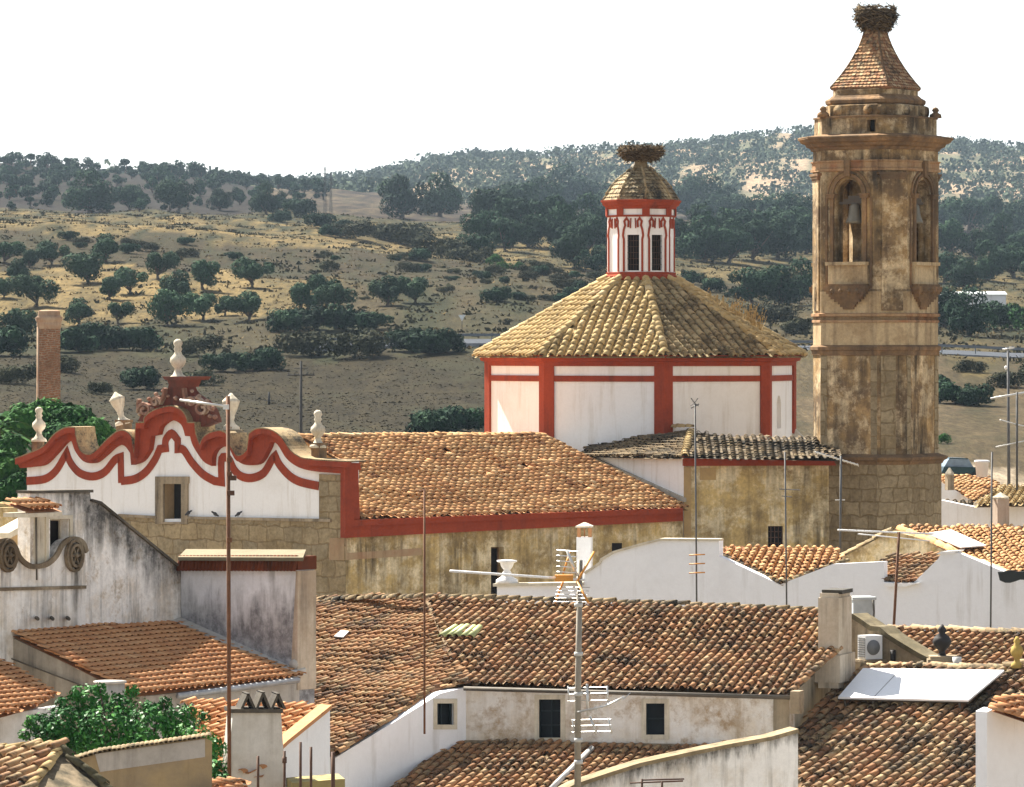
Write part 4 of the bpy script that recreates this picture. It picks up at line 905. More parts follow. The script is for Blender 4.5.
    sp.lathe(c, [(r * k - .03, z(y)) for r, y in pf], angles=Sq, smooth=False, tint=(.35, .6, 0))
    def edge(i):
        def f(t):
            s = t * 6; j = min(5, int(s)); g = s - j; r = (pf[j][0] * (1 - g) + pf[j + 1][0] * g) * k; y = pf[j][1] * (1 - g) + pf[j + 1][1] * g
            return c + Vector((r * math.sin(Sq[i % 4]), -r * math.cos(Sq[i % 4]), z(y)))
        return f
    for i in range(4): scales(sp, edge(i), edge(i + 1), 17, .17, 80 + i)
    s_ = obj('spire', sp, T_spire, tw)
    for i in range(4):
        hp = MB(); f = edge(i)
        hp.tube([f(q / 8) for q in range(9)], .055, 6); obj('hip_mortar', hp, mould, s_)
    return c + UP * z(27.5), c, k
nt_at, TC, TK = tower()
nest('stork_nest', 'bulky stork nest of twigs on the tip of the bell tower spire', nt_at - UP * .1, .86, 1.0, 9, twigs)
# ------------------------------------------------------------------ the roofs in front of the church
def capline(mb, pts, r=.12, ln=.36, seed=1):
    for i in range(len(pts) - 1): ridge(mb, pts[i], pts[i + 1], r, ln, seed + i)
def base(x, d): p = P(x, HY, d); p.z = 0; return p
def main_house():
    h = thing('house', 'long whitewashed house with a big brown tiled roof and two shuttered windows', 'house', base(560, 114))
    mp = VP(465, 115, 795, 112); gp = VP(335, 111.5, 466, 115); rp = VP(789, 112, 840, 117.6)
    mr = RP(mp.at(465, 684.5), 20, 17); lr = RP(gp.at(335, 752), 42, 17)
    roof(h, [mr.at(463, 686), mr.at(789, 694), mr.at(838, 648), mr.at(840, 613), mr.at(425, 598)], mr, T_house, sp=.232, ln=.40, seed=51, sag=.10)
    roof(h, [lr.at(440, 689.5), lr.at(420, 701.5), lr.at(385, 723), lr.at(334, 755), lr.at(240, 748), lr.at(262, 690), lr.at(300, 655), lr.at(310, 601), lr.at(425, 598), lr.at(467, 684)], lr, T_house, sp=.232, ln=.40, seed=52, sag=.10)
    mb = MB(); capline(mb, [mr.at(840, 613), mr.at(640, 604), mr.at(425, 598), lr.at(310, 601)], .14, .4, 4); obj('ridge_tiles', mb, coping, h)
    mb = MB(); ridge(mb, mr.at(790, 693), mr.at(838, 649), .12, .38, 9); obj('verge_tiles', mb, T_house, h)
    mb = MB(); capline(mb, [lr.at(336, 754), lr.at(385, 722.5), lr.at(420, 701), lr.at(440, 689), lr.at(466, 683)], .11, .38, 8); obj('verge_tiles', mb, T_house, h)
    w1 = rect(537, 697, 563, 740); w2 = rect(644, 701, 667, 737); w3 = rect(435, 701, 455, 727)
    mb = MB(); wall(mb, mp, [(466, 687), (790, 697)], .4, [w1, w2]); obj('front_wall', mb, peel, h)
    mb = MB(); wall(mb, gp, [(335, 758), (385, 727.5), (420, 706), (432, 698.5), (440, 693.5), (466, 687)], .4, [w3]); obj('gable_wall', mb, white_shade, h)
    mb = MB(); wall(mb, rp, [(789, 697), (840, 652)], .4); obj('gable_wall', mb, plaster('mossy_gable_render', (.44, .36, .25), (.34, .28, .19), (.10, .085, .06), .45, .5, lines=((rp.at(789, 740), -(rp.at(860, 690) - rp.at(795, 735)).cross(rp.n).normalized() if False else Vector((0, 0, -1)), -2.0, (.06, .058, .038)),) if False else (), bump=.4), h)
    for r_, wv, v in ((w1, mp, (1, 2)), (w2, mp, (0, 1)), (w3, gp, (1, 0))):
        (x0, y0), _, (x1, y1), _ = r_; window(h, wv, (x0, y0, x1, y1), wood, glass, .20, v, .05)
        mb = MB(); c = wv.poly([(x0, y0), (x1, y0), (x1, y1), (x0, y1)], .0); ribbon(mb, c, wv.n, .12, .025, True); obj('window_surround', mb, cream_s, h)
    mb = MB(); g = mp.poly([(464, 688.5), (792, 697.5)], .30); mb.tube(g, .055, 8); obj('gutter', mb, flat('dull_zinc', (.12, .105, .085), .7, .1), h)
    mb = MB(); patch(mb, mp, [(455, 740), (735, 745), (735, 750), (455, 747)], .05, .05); obj('plinth_strip', mb, beige_w, h)
    mb = MB()
    for k in range(5):
        a = mr.at(442 + k * 7, 638.5, .13); ridge(mb, a, mr.at(454 + k * 6, 629, .13), .11, .9, k, tint=(.5, .2, 0))
    obj('plastic_tiles', mb, flat('greenish_plastic', (.42, .45, .20), .4), h)
    mb = MB(); mb.slab(lr.poly([(334, 636), (341, 630), (349, 631), (343, 637)], .16), lr.n * -.03); obj('lead_patch', mb, flat('grey_lead', (.36, .38, .40)), h)
    c = P(835, 628, 115.2); mb = MB(); az = -rad(20)
    mb.box(c + Vector((0, 0, -.35)), (.27, .62, 1.15), az); mb.box(c + Vector((0, 0, -1.0)), (.34, .7, .35), az); mb.box(c + Vector((0, 0, .83)), (.24, .56, .09), az)
    ck = obj('chimney', mb, plaster('chimney_render', (.60, .52, .41), (.46, .38, .28), (.12, .10, .075), .45, .5, bump=.4), h)
    mb = MB(); mb.box(c + Vector((.06, -.02, .95)), (.27, .5, .05), az); obj('chimney_cap', mb, flat('sooty_clay', (.045, .04, .03)), ck)
    # small block for the pilaster-like end at the corner
    mb = MB(); mb.box(P(797, 702, 111.6), (.12, .2, .28), az); obj('pilaster_end', mb, beige_w, h)
    return mp, mr
MP, MR = main_house()
def lean_to():
    h = thing('lean_to', 'low brown tiled lean-to roof under the two shuttered windows', 'lean-to', base(540, 111))
    pl = RP(MP.at(465, 743, .1), 22, 16)
    roof(h, [pl.at(372, 806), pl.at(398, 785), pl.at(440, 751), pl.at(460, 743), pl.at(735, 748), pl.at(735, 806)], pl, T_house, sp=.235, ln=.40, seed=61, sag=.08)
    mb = MB(); q = [pl.at(372, 806), pl.at(735, 806)]; mb.slab([q[0], q[1], Vector((*q[1].xy, 0)), Vector((*q[0].xy, 0))], Vector((0.1, .3, 0))); obj('wall', mb, peel, h)
    mb = MB(); mb.tube([pl.at(548, 792, .16), pl.at(592, 748, .16)], .07, 8); obj('drain_pipe', mb, flat('white_pipe', (.52, .52, .50), .4), h)
lean_to()
def streaked_wall():
    vp = VP(555, 103.6, 798, 105); top = [(552, 800), (575, 787), (608, 776), (640, 766), (690, 755), (735, 746), (770, 740), (798, 732)]
    t = thing('garden_wall', 'whitewashed wall with black rain streaks and sloping clay coping, bottom centre', 'wall', base(680, 104))
    mb = MB(); wall(mb, vp, top, .55); obj('wall', mb, plaster('streaked_whitewash', (.78, .76, .72), (.60, .53, .43), (.20, .18, .15), .30, .4, bump=.35, lines=((vp.at(690, 755), -((vp.at(798, 732) - vp.at(575, 787)).cross(vp.n).normalized()) * (1 if (vp.at(798, 732) - vp.at(575, 787)).cross(vp.n).z > 0 else -1), .62, (.07, .065, .055), 4.5),)), t)
    mb = MB(); ribbon(mb, [p - vp.n * .60 for p in vp.poly([(x, y - 1.5) for x, y in top], 0)], vp.n, .09, .66); obj('coping', mb, plaster('old_clay_coping', (.36, .28, .17), (.22, .17, .10), (.10, .085, .055), .55, .5), t)
    s = thing('iron_bracket', 'small rusty iron bracket standing before the streaked white wall', 'bracket', P(655, 787, 101)); mb = MB()
    mb.tube([P(630, 783, 101), P(683, 781, 101)], .02, 6); mb.tube([P(642, 800, 101), P(642, 779, 101)], .025, 6); mb.tube([P(662, 800, 101), P(662, 781, 101)], .025, 6); mb.tube([P(642, 780, 101), P(684, 779, 101.3)], .02, 6); obj('rods', mb, iron, s)
streaked_wall()
def right_house():
    h = thing('house', 'house under the large mossy brown tiled roof at bottom right', 'house', base(920, 110))
    pl = RP(P(900, 787, 108), 31, 18)
    poly = [pl.at(800, 806), pl.at(799, 728), pl.at(838, 690), pl.at(862, 668), pl.at(1003, 669), pl.at(1050, 662), pl.at(1050, 806)]
    roof(h, poly, pl, T_near, sp=.285, ln=.42, seed=71, sag=.10, rk=.32)
    mb = MB(); ridge(mb, pl.at(1003, 668), pl.at(1050, 661), .15, .42, 3); ridge(mb, pl.at(862, 667), pl.at(1003, 668), .13, .42, 5); obj('ridge_tiles', mb, coping, h)
    a, b = pl.at(800, 806), pl.at(1050, 806); mb = MB(); mb.slab([a, b, Vector((*b.xy, 0)), Vector((*a.xy, 0))], Vector((0.1, .3, 0))); obj('wall', mb, beige_w, h)
    mb = MB(); c = pl.at(1017, 668, .1); mb.lathe(c, [(.16, 0), (.15, .1), (.08, .16), (.07, .24), (.14, .32), (.17, .42), (.13, .54), (.06, .6), (.09, .68), (.03, .8)], 10); obj('finial', mb, plaster('yellow_glaze', (.50, .36, .10), (.36, .25, .08), (.2, .14, .05)), h)
    t = thing('roof_panel', 'large white metal sheet lying on the brown roof at right', 'panel', pl.at(920, 685))
    mb = MB(); mb.slab(pl.poly([(838, 697), (863, 668), (1004, 670), (968, 700)], .36), pl.n * -.05); obj('sheet', mb, flat('white_sheet_metal', (.80, .81, .82), .45, 0, .05), t)
    mb = MB()
    for x0, y0, x1, y1 in ((838, 697, 968, 700), (863, 669, 1004, 671)):
        a, b = pl.at(x0, y0, .30), pl.at(x1, y1, .30); mb.tube([a - pl.n * .04, b - pl.n * .04], .05, 6)
        for k in range(5): p = a.lerp(b, .05 + .22 * k); mb.tube([p, p - pl.n * .35], .035, 6)
    for t_ in (.27,): a, b = pl.at(838 + 130 * t_, 697 + 3 * t_, .362), pl.at(863 + 141 * t_, 668 + 2 * t_, .362); mb.tube([a, b], .008, 4)
    obj('support_frame', mb, flat('dull_zinc', (.2, .19, .17)), t)
right_house()
def boundary_wall():
    vp = VP(838, 119, 952, 116); top = [(836, 622), (846, 618), (854, 617), (862, 622), (872, 629), (881, 630), (889, 637), (900, 644), (920, 656), (938, 665), (952, 668)]
    t = thing('boundary_wall', 'stained beige wall with curved mossy top behind the white panel', 'wall', base(895, 117.5))
    mb = MB(); wall(mb, vp, top, .45); obj('wall', mb, beige_w, t)
    mb = MB(); ribbon(mb, [p - vp.n * .5 for p in vp.poly([(x, y - 1) for x, y in top])], vp.n, .13, .58); obj('coping', mb, plaster('mossy_coping', (.22, .18, .11), (.10, .085, .05), (.06, .05, .035), .6, .5), t)
    mb = MB(); mb.box(vp.at(943, 668, -.2) + UP * .1, (.36, .3, .22), 0); mb.box(vp.at(943, 662, -.2) + UP * .04, (.42, .36, .05), 0); obj('pedestal', mb, beige_w, t)
    mb = MB(); c = vp.at(942, 661, -.2); mb.lathe(c, [(.22, 0), (.2, .08), (.1, .16), (.08, .26), (.2, .38), (.25, .5), (.2, .62), (.08, .72), (.12, .8), (.03, .95)], 12); obj('urn', mb, flat('black_iron', (.03, .028, .028)), t)
    mb = MB(); mb.tube([vp.at(893, 668, .1), vp.at(893, 650, .1)], .07, 8); obj('vent_pipe', mb, MATS['black_iron'], t)
    mb = MB(); mb.tube([P(957, 672, 116), P(957, 657, 116)], .12, 10); obj('drain_pipe', mb, MATS['white_pipe'], t)
    a = thing('air_conditioner', 'white air conditioner unit mounted on the stained beige wall', 'air conditioner', vp.at(871, 659, .3))
    az = rad(28); c = vp.at(870, 647, .35); mb = MB(); mb.box(c, (.26, .19, .31), az); obj('casing', mb, flat('white_enamel', (.72, .73, .74), .4, 0, .06), a)
    f = Matrix.Rotation(az, 3, 'Z') @ Vector((0, -1, 0)); s_ = Matrix.Rotation(az, 3, 'Z') @ Vector((1, 0, 0)); mb = MB()
    mb.tube([c + f * .185 - s_ * .02, c + f * .205 - s_ * .02], .20, 20); obj('fan_guard', mb, flat('grey_grille', (.22, .23, .24)), a)
    mb = MB()
    for k in range(9): mb.box(c - s_ * .268 + UP * (-.24 + .06 * k), (.008, .16, .012), az)
    obj('side_louvre', mb, MATS['grey_grille'], a)
    mb = MB(); mb.box(c + UP * -.35, (.34, .28, .03), az); mb.box(c + UP * -.48, (.03, .25, .1), az); obj('bracket', mb, beige_w, a)
    w = thing('water_tank', 'pale square water tank standing behind the wide chimney', 'tank', P(861, 622, 123)); mb = MB(); c = P(861, 610, 123)
    mb.box(c, (.31, .31, .30), rad(12)); mb.box(c + UP * .33, (.34, .34, .04), rad(12)); obj('tank', mb, flat('pale_tank', (.50, .54, .54)), w)
    mb = MB(); mb.tube([P(873, 600, 122.6), P(874, 612, 122.6), P(873, 625, 122.6)], .025, 6); obj('pipe', mb, MATS['dull_zinc'], w)
boundary_wall()
def terrace_house():
    h = thing('house', 'house showing only its brown tiled roof behind the stained beige wall', 'house', base(970, 121))
    pl = RP(P(960, 672, 119.6), 28, 17)
    roof(h, [pl.at(872, 690), pl.at(890, 629), pl.at(1050, 634), pl.at(1050, 690)], pl, T_house, sp=.24, ln=.4, seed=81, sag=.06)
    mb = MB(); ridge(mb, pl.at(888, 629), pl.at(1050, 634), .14, .42, 5); obj('ridge_tiles', mb, coping, h)
    a, b = pl.at(872, 690), pl.at(1050, 690); mb = MB(); mb.slab([a, b, Vector((*b.xy, 0)), Vector((*a.xy, 0))], Vector((0.1, .3, 0))); obj('wall', mb, beige_w, h)
terrace_house()
def corner_house():
    h = thing('house', 'white walled house with a new orange tile verge, cut by the right edge', 'house', base(1010, 100))
    vp = VP(987, 100, 1060, 101.5); sp_ = VP(975, 104, 987, 100); mb = MB(); wall(mb, vp, [(987, 712), (995, 708), (1060, 731)], .35); obj('wall', mb, white_shade, h)
    pl = RP(vp.at(995, 707), -38, 14); roof(h, [pl.at(992, 709), pl.at(1062, 733), pl.at(1062, 702), pl.at(1004, 700)], pl, T_new, sp=.24, ln=.4, seed=91)
    mb = MB(); ridge(mb, pl.at(1062, 732), pl.at(993, 708), .11, .38, 7); obj('verge_tiles', mb, T_new, h)
corner_house()
def white_group():
    v1 = VP(495, 139, 719, 136.4); t = thing('garden_wall', 'long white yard wall rising in a curve, with a white urn at its low end', 'wall', base(610, 138))
    mb = MB(); wall(mb, v1, [(497, 585), (518, 584), (583, 584), (585, 573), (600, 563), (602, 559.5), (614, 552.5), (640, 545), (660, 540), (719, 540.5)], .4)
    obj('wall', mb, white_shade, t)
    mb = MB(); ribbon(mb, [p - v1.n * .44 for p in v1.poly([(585, 573), (600, 563), (602, 559), (614, 552), (640, 544.5), (660, 539.5), (719, 540)])], v1.n, .07, .5); ribbon(mb, [p - v1.n * .46 for p in v1.poly([(494, 585), (584, 583.5)])], v1.n, .09, .56); obj('coping', mb, cream_s, t)
    mb = MB(); mb.lathe(v1.at(507, 583, -.2), [(.36, 0), (.34, .1), (.18, .2), (.13, .34), (.10, .4), (.15, .46), (.2, .55), (.22, .62), (.32, .66), (.32, .7), (.1, .72)], 14); obj('urn', mb, white, t)
    c = thing('chimney', 'tall slim white chimney with slotted clay cap beside the yard wall', 'chimney', base(584.5, 141)); k = 141 / F
    mb = MB(); mb.box(P(584.5, 575, 141), (7.2 * k, .24, 38 * k), rad(-8)); obj('shaft', mb, white, c)
    mb = MB(); p = P(584.5, 531.5, 141)
    for sx in (-1, 1):
        for sy in (-1, 1): mb.box(p + Vector((sx * .17, sy * .17, .0)), (.05, .05, .17), rad(-8))
    mb.box(p, (.02, .02, .17)); obj('cap_posts', mb, T_new, c); mb = MB(); mb.lathe(P(584.5, 527.5, 141), [(.36, 0), (.36, .05), (.05, .16)], 4, off=rad(37), smooth=False); obj('cap', mb, cream_s, c)
    v2 = VP(719, 136.4, 1060, 131.8); h = thing('house', 'white parapet house with stepped gables in front of the bell tower', 'house', base(870, 134))
    mb = MB(); wall(mb, v2, [(719, 556), (780, 584.5), (833, 564), (884, 561.5), (884, 582), (914, 582), (938, 559), (941, 553.5), (958, 552.5), (1000, 570), (1060, 590)], .3); obj('wall', mb, white_shade, h)
    pl = RP(v2.at(780, 583), 12, 15); q = [pl.at(717, 554), pl.at(782, 584), pl.at(846, 561), pl.at(832, 547), pl.at(724, 549)]
    roof(h, q, pl, T_nave, sp=.24, ln=.4, seed=101); mb = MB(); ridge(mb, pl.at(782, 584), pl.at(846, 561), .11, .38, 3); obj('verge_tiles', mb, coping, h); mb = MB(); ridge(mb, pl.at(782, 584), pl.at(718, 554), .11, .38, 4); obj('verge_tiles', mb, T_dark, h)
    pl = RP(v2.at(886, 582, -.1), 40, 17); roof(h, [pl.at(884, 582.5), pl.at(916, 582.5), pl.at(941, 561), pl.at(938, 556), pl.at(893, 555), pl.at(884, 560)], pl, T_house, sp=.235, ln=.4, seed=102)
    mb = MB(); patch(mb, v2, [(884, 583), (918, 583), (905, 587), (884, 587)], .2, .2); patch(mb, v2, [(936, 554), (941, 551.5), (958, 550.5), (953, 554)], .05, .6); obj('cornice', mb, white, h)
    g = thing('house', 'tiled gabled house below the tower with a white sheet on its roof', 'house', base(950, 144)); vg = VP(830, 143, 962, 139.5)
    mb = MB(); wall(mb, vg, [(834, 562), (892, 531), (928, 540), (950, 554)], .3); obj('gable_wall', mb, ochre_w, g)
    pl = RP(vg.at(892, 530.5), -50, 10)
    pl = RP(P(950, 553, 139.6), -8, 11); roof(g, [pl.at(905, 533), pl.at(950, 554), pl.at(1008, 574), pl.at(1060, 577), pl.at(1060, 529), pl.at(900, 529)], pl, T_nave, sp=.25, ln=.4, seed=103)
    mb = MB(); ridge(mb, vg.at(834, 562, .1), vg.at(892, 530, .1), .13, .42, 3); obj('verge_tiles', mb, coping, g); mb = MB(); capline(mb, [vg.at(898, 530, .15), vg.at(928, 540, .15), vg.at(955, 553, .15)], .16, .42, 6); obj('verge_tiles', mb, T_nave, g)
    mb = MB(); ridge(mb, pl.at(955, 554, .05), pl.at(1010, 575, .05), .14, .42, 12); obj('verge_tiles', mb, T_nave, g)
    mb = MB(); mb.slab(pl.poly([(927, 533), (951, 529.5), (986, 545), (961, 547)], .22), pl.n * -.04); obj('white_sheet', mb, MATS['white_sheet_metal'], g)
    mb = MB(); rn = random.Random(2); pts = [(998 + 5 * k, 571 + rn.uniform(-1, 1)) for k in range(9)] + [(1040 - 5 * k, 580 + rn.uniform(-2.5, 3)) for k in range(9)]; mb.slab(VP(995, 131, 1060, 131).poly(pts), Vector((0, .12, 0))); obj('torn_awning', mb, flat('dark_netting', (.03, .035, .035)), g)
white_group()
def far_houses():
    h = thing('house', 'small white house with golden tile roofs beyond the tower foot', 'house', base(975, 214)); v = VP(930, 214, 1060, 210)
    mb = MB(); wall(mb, v, [(930, 505), (941, 500), (975, 507), (975, 506), (1060, 503)], .3); obj('wall', mb, white, h)
    va = VP(930, 217, 985, 218); mb = MB(); wall(mb, va, [(930, 480), (945, 484), (972, 500)], .3); obj('gable_wall', mb, white, h)
    pl = RP(P(1000, 503, 211.5), 14, 10); roof(h, [pl.at(974, 506.5), pl.at(1062, 505), pl.at(1062, 484), pl.at(1000, 486)], pl, T_oct, sp=.3, ln=.45, seed=111)
    p2 = RP(P(972, 499, 216), -20, 9); roof(h, [p2.at(943, 482), p2.at(974, 501), p2.at(1000, 487), p2.at(988, 477), p2.at(940, 477)], p2, T_nave, sp=.3, ln=.45, seed=112)
    p3 = RP(P(960, 509, 214.6), 5, 12); roof(h, [p3.at(944, 509), p3.at(972, 509), p3.at(974, 500.5), p3.at(946, 502)], p3, T_dark, sp=.3, ln=.45, seed=113)
    p4 = RP(P(960, 529, 205), 4, 12); roof(h, [p4.at(930, 534), p4.at(1062, 534), p4.at(1062, 527), p4.at(930, 527)], p4, T_nave, sp=.3, ln=.45, seed=114)
    def chim(x, y0, y1, w, d, cap, nm, mat):
        k = d / F; mb = MB(); mb.box(P(x, (y0 + y1) / 2, d), (w * k / 2, w * k / 2, (y0 - y1) * k / 2), rad(20)); c = obj('chimney', mb, mat, h)
        mb = MB(); mb.lathe(P(x, y1, d), [(w * k * .72, 0), (w * k * .72, .08), (.04, cap)], 4, off=rad(20), smooth=False); obj('chimney_cap', mb, cream_s, c)
    chim(1000.5, 532, 499, 13, 206, .3, 'a', plaster('pinkish_render', (.48, .39, .31), (.4, .31, .23), (.25, .19, .14))); chim(949.5, 490, 475, 7, 216, .35, 'b', beige_w)
    w = thing('water_tank', 'white round water tank on the far golden roof beside the tower', 'tank', P(982, 477, 219)); mb = MB(); mb.lathe(P(982, 477, 219), [(.27, 0), (.34, .72), (.38, .72), (.38, .8), (.3, .82)], 14); obj('barrel', mb, MATS['white_enamel'], w)
    # dark car parked beyond the roofs
    c = thing('parked_car', 'dark teal car with painted sky sheen on its windscreen parked beyond the far roofs', 'car', P(958, 482, 232)); o = P(957, 482, 232); rz = Matrix.Rotation(rad(12), 3, 'Z')
    def prof(pts, w, mat, name, par):
        mb = MB(); a = [o + rz @ Vector((x, -w, z)) for x, z in pts]; mb.slab(a, rz @ Vector((0, 2 * w, 0))); return obj(name, mb, mat, par)
    paint = flat('dark_teal_paint', (.018, .045, .05), .25, .2)
    b = prof([(-1.0, .2), (1.05, .2), (1.1, .62), (.72, .78), (-.95, .82), (-1.08, .55)], .85, paint, 'body', c)
    b2 = prof([(-.92, .80), (.66, .78), (.40, 1.18), (-.66, 1.22)], .72, flat('sky_sheen_glass', (.20, .26, .32), .15), 'windows', c); prof([(-.64, 1.215), (.40, 1.17), (.36, 1.24), (-.6, 1.28)], .70, paint, 'roof', c)  # pale blue base colour of the windows paints the sky's sheen
    for x in (-.68, .7):
        for y in (-.86, .86): mb = MB(); p = o + rz @ Vector((x, y, .25)); q = rz @ Vector((0, .09, 0)); mb.tube([p - q, p + q], .28, 14); obj('wheel', mb, MATS['black_iron'], c)
far_houses()
# ------------------------------------------------------------------ the weathered houses on the left
def left_group():
    vs = VP(8, 109.2, 177, 114.4)
    h = thing('house', 'weathered white house with grimy stair wall and new orange tile roof', 'house', base(120, 110))
    ln0, ln1 = vs.at(92, 499), vs.at(183, 572); dn = -(ln1 - ln0).cross(vs.n).normalized(); dn = dn if dn.z < 0 else -dn
    sw = plaster('stair_wall_render', (.95, .92, .87), (.72, .62, .49), (.08, .07, .06), .34, .40, scale=1.3, extra=((.45, .33, .19), .20), lines=((ln0, dn, 1.7, (.045, .045, .045)),), bump=.4, fine=.25)
    mb = MB(); wall(mb, vs, [(30, 493), (90, 492), (91, 500), (99, 503), (185, 573)], .4, [rect(50, 519, 68, 568)]); w = obj('stair_wall', mb, sw, h)
    window(h, vs, (50, 519, 68, 568), cream_s, void, .32, (0, 0), .04)
    mb = MB(); ribbon(mb, [p - vs.n * .42 for p in vs.poly([(29, 492), (91, 491)])], vs.n, .07, .5); ribbon(mb, [p - vs.n * .42 for p in vs.poly([(90, 500), (99, 502.5), (185, 572.5)])], vs.n, .06, .5); obj('coping', mb, plaster('dirty_coping', (.20, .17, .13), (.09, .08, .065), (.05, .045, .04), .6, .6), w)
    mb = MB(); mb.slab([vs.at(x, y, .01) for x, y in ((34, 514), (46, 514), (46, 620), (34, 620))], vs.n * -.3); ribbon(mb, vs.poly([(46, 568), (46, 517), (70, 517), (70, 568)]), vs.n, .10, .05); obj('door_jamb', mb, cream_s, h)
    mb = MB(); mb.tube(vs.poly([(36, 513), (36.5, 580)], .12), .03, 6); obj('downpipe', mb, MATS['dull_zinc'], h)
    # canopy over the door
    cp = vs.at(28, 511, .75); pl = RP(cp, math.degrees(math.atan2(-vs.n.x, -vs.n.y)), 16); u = vs.u
    roof(h, [cp, cp + u * 1.25, cp + u * 1.25 + pl.up * .8, cp + pl.up * .8], pl, T_new, 'door_canopy', sp=.2, ln=.45, seed=121, jit=.15, sag=.01)
    mb = MB(); a = cp - UP * .06; mb.slab([a, a + u * 1.25, a + u * 1.25 - UP * .10, a - UP * .10], vs.n * -.8); obj('canopy_slab', mb, cream_s, h)
    # scrolled parapet in front of the door
    vq = VP(0, 108.75, 86, 111.4); c = chain([(-30, 560), (-14, 546), (0, 541), (8, 541), (14, 547), (19, 558), (27, 565), (35, 566.5), (46, 564), (55, 556), (61, 545), (67, 540), (75, 539), (82, 543), (85.5, 552)])
    mb = MB(); wall(mb, vq, c, .3); pw = obj('scroll_parapet', mb, grimy, h)
    mb = MB(); ribbon(mb, vq.poly([(x, y) for x, y in c]), vq.n, .12, .07); ribbon(mb, vq.poly([(-30, 590), (85, 587)]), vq.n, .08, .05); obj('parapet_moulding', mb, plaster('brown_moulding', (.40, .33, .23), (.15, .11, .07), (.06, .05, .035), .6, .5), pw)
    for cx in (6.5, 73):
        mb = MB(); p = vq.at(cx, 555.5, .02); w_ = vq.u
        for r, t in ((.30, .10), (.21, .14)):
            ribbon(mb, [p + w_ * (r * math.cos(a * .393)) + UP * (r * 1.25 * math.sin(a * .393)) for a in range(16)], vq.n, .07, t, True)
        for a in range(6): q = a * 1.047; ribbon(mb, [p, p + w_ * (.2 * math.cos(q)) + UP * (.25 * math.sin(q))], vq.n, .05, .11)
        mb.tube([p, p + vq.n * .16], .06, 8); obj('rosette', mb, MATS['brown_moulding'], pw)
    mb = MB()
    for x in (36, 51, 67): mb.tube([vq.at(x, 617.5, -.05), vq.at(x + 2, 619, .35)], .045, 6)
    obj('spouts', mb, MATS['dirty_coping'], pw)
    # orange roof with its gutter
    pl = RP(P(136, 693, 106), -57, 15)
    roof(h, [pl.at(134, 695), pl.at(302, 676), pl.at(178, 623), pl.at(4, 630)], pl, T_new, sp=.235, ln=.37, seed=131, sag=.02, hk=.6, jit=.25, ch=.7)
    vl = VP(4, 109.4, 136, 106); mb = MB(); wall(mb, vl, [(4, 634), (136, 696)], .3); obj('side_wall', mb, plaster('side_render', (.42, .37, .30), (.30, .26, .20), (.07, .06, .05), .55, .55), h)
    ve = VP(136, 106, 302, 111.6); mb = MB(); wall(mb, ve, [(137, 697), (302, 680)], .3, off=-.15); obj('eave_wall', mb, plaster('grey_render', (.48, .45, .41), (.36, .33, .29), (.2, .18, .16)), h)
    mb = MB(); mb.tube([ve.at(178, 696, .15), ve.at(298, 680, .15)], .075, 8); mb.tube([ve.at(190, 697, .12), ve.at(190, 712, .12)], .05, 6); obj('gutter', mb, flat('pale_zinc', (.42, .43, .44), .5, .3), h)
    mb = MB(); mb.tube(vl.poly([(2, 655), (136, 706)], .06), .02, 5); obj('cable', mb, MATS['dirty_coping'], h)
    # tall wall block with tiled cap
    t = thing('wall_block', 'high white wall stained black below, capped with red tiles and a beige slab', 'wall', base(245, 113)); vb = VP(183, 114.4, 297, 111.7)
    mb = MB(); wall(mb, vb, [(181, 570), (297, 570)], .62); obj('wall', mb, plaster('damp_whitewash', (.80, .81, .84), (.68, .68, .68), (.13, .13, .13), .45, .3, lines=((vb.at(240, 625), (0, 0, 1), 1.6, (.16, .16, .17), 2.0),), bump=.3), t)
    mb = MB(); mb.slab(vb.poly([(296, 571), (297.6, 571)], .03)[:1] + [vb.at(297.6, 571, .03), vb.at(297.6, 690, .03), vb.at(290, 690, .03)], vb.n * -.66); obj('end_pier', mb, plaster('end_render', (.62, .53, .42), (.45, .35, .25), (.12, .09, .07), .5, .55), t)
    mb = MB()
    for k in range(34): a = vb.at(181 + 3.5 * k, 563, .02); mb.tube([a + UP * .19, a - UP * .19 + vb.n * .1], .055, 6, (random.random(), .3, 0))
    mb.slab(vb.poly([(180, 556), (298, 556.5), (298, 570), (180, 569.5)], .04), vb.n * -.66); obj('tile_fringe', mb, plaster('dark_red_tile', (.22, .06, .028), (.13, .04, .02), (.06, .03, .02), .5, .5), t)
    mb = MB(); a = vb.poly([(178, 557), (303, 557.5)], .20); b = vb.poly([(186, 549), (306, 549.5)], -.9); q = [a[0], a[1], b[1], b[0]]; mb.slab(q, UP * -.09); obj('cap_slab', mb, plaster('beige_slab', (.20, .17, .11), (.15, .125, .08), (.25, .2, .13)), t)
    mb = MB(); r0 = pl.at(178, 621, .05); r1 = pl.at(300, 673, .05); sd = (r1 - r0).normalized().cross(pl.n); mb.slab([r0 - sd * .22 + UP * .12, r1 - sd * .22 + UP * .12, r1 + sd * .26 + UP * .02, r0 + sd * .26 + UP * .02], UP * -.16); obj('mortar_flashing', mb, plaster('pale_flashing', (.56, .54, .50), (.42, .40, .36), (.2, .19, .17), .5, .4), t)
    mb = MB(); mb.tube([vb.at(293, 665, .1), vb.at(306, 657, -.6)], .12, 8); obj('stub_pipe', mb, MATS['grey_render'], t)
    # lower roof at the left edge and its white wall
    h2 = thing('house', 'low house with a small orange roof at the left edge', 'house', base(10, 104)); p2 = RP(P(30, 707, 104.3), -57, 14)
    roof(h2, [p2.at(-30, 724), p2.at(33, 707), p2.at(56, 694), p2.at(8, 666), p2.at(-30, 648)], p2, T_new, sp=.235, ln=.37, seed=141, sag=.02, hk=.6, jit=.25, ch=.7)
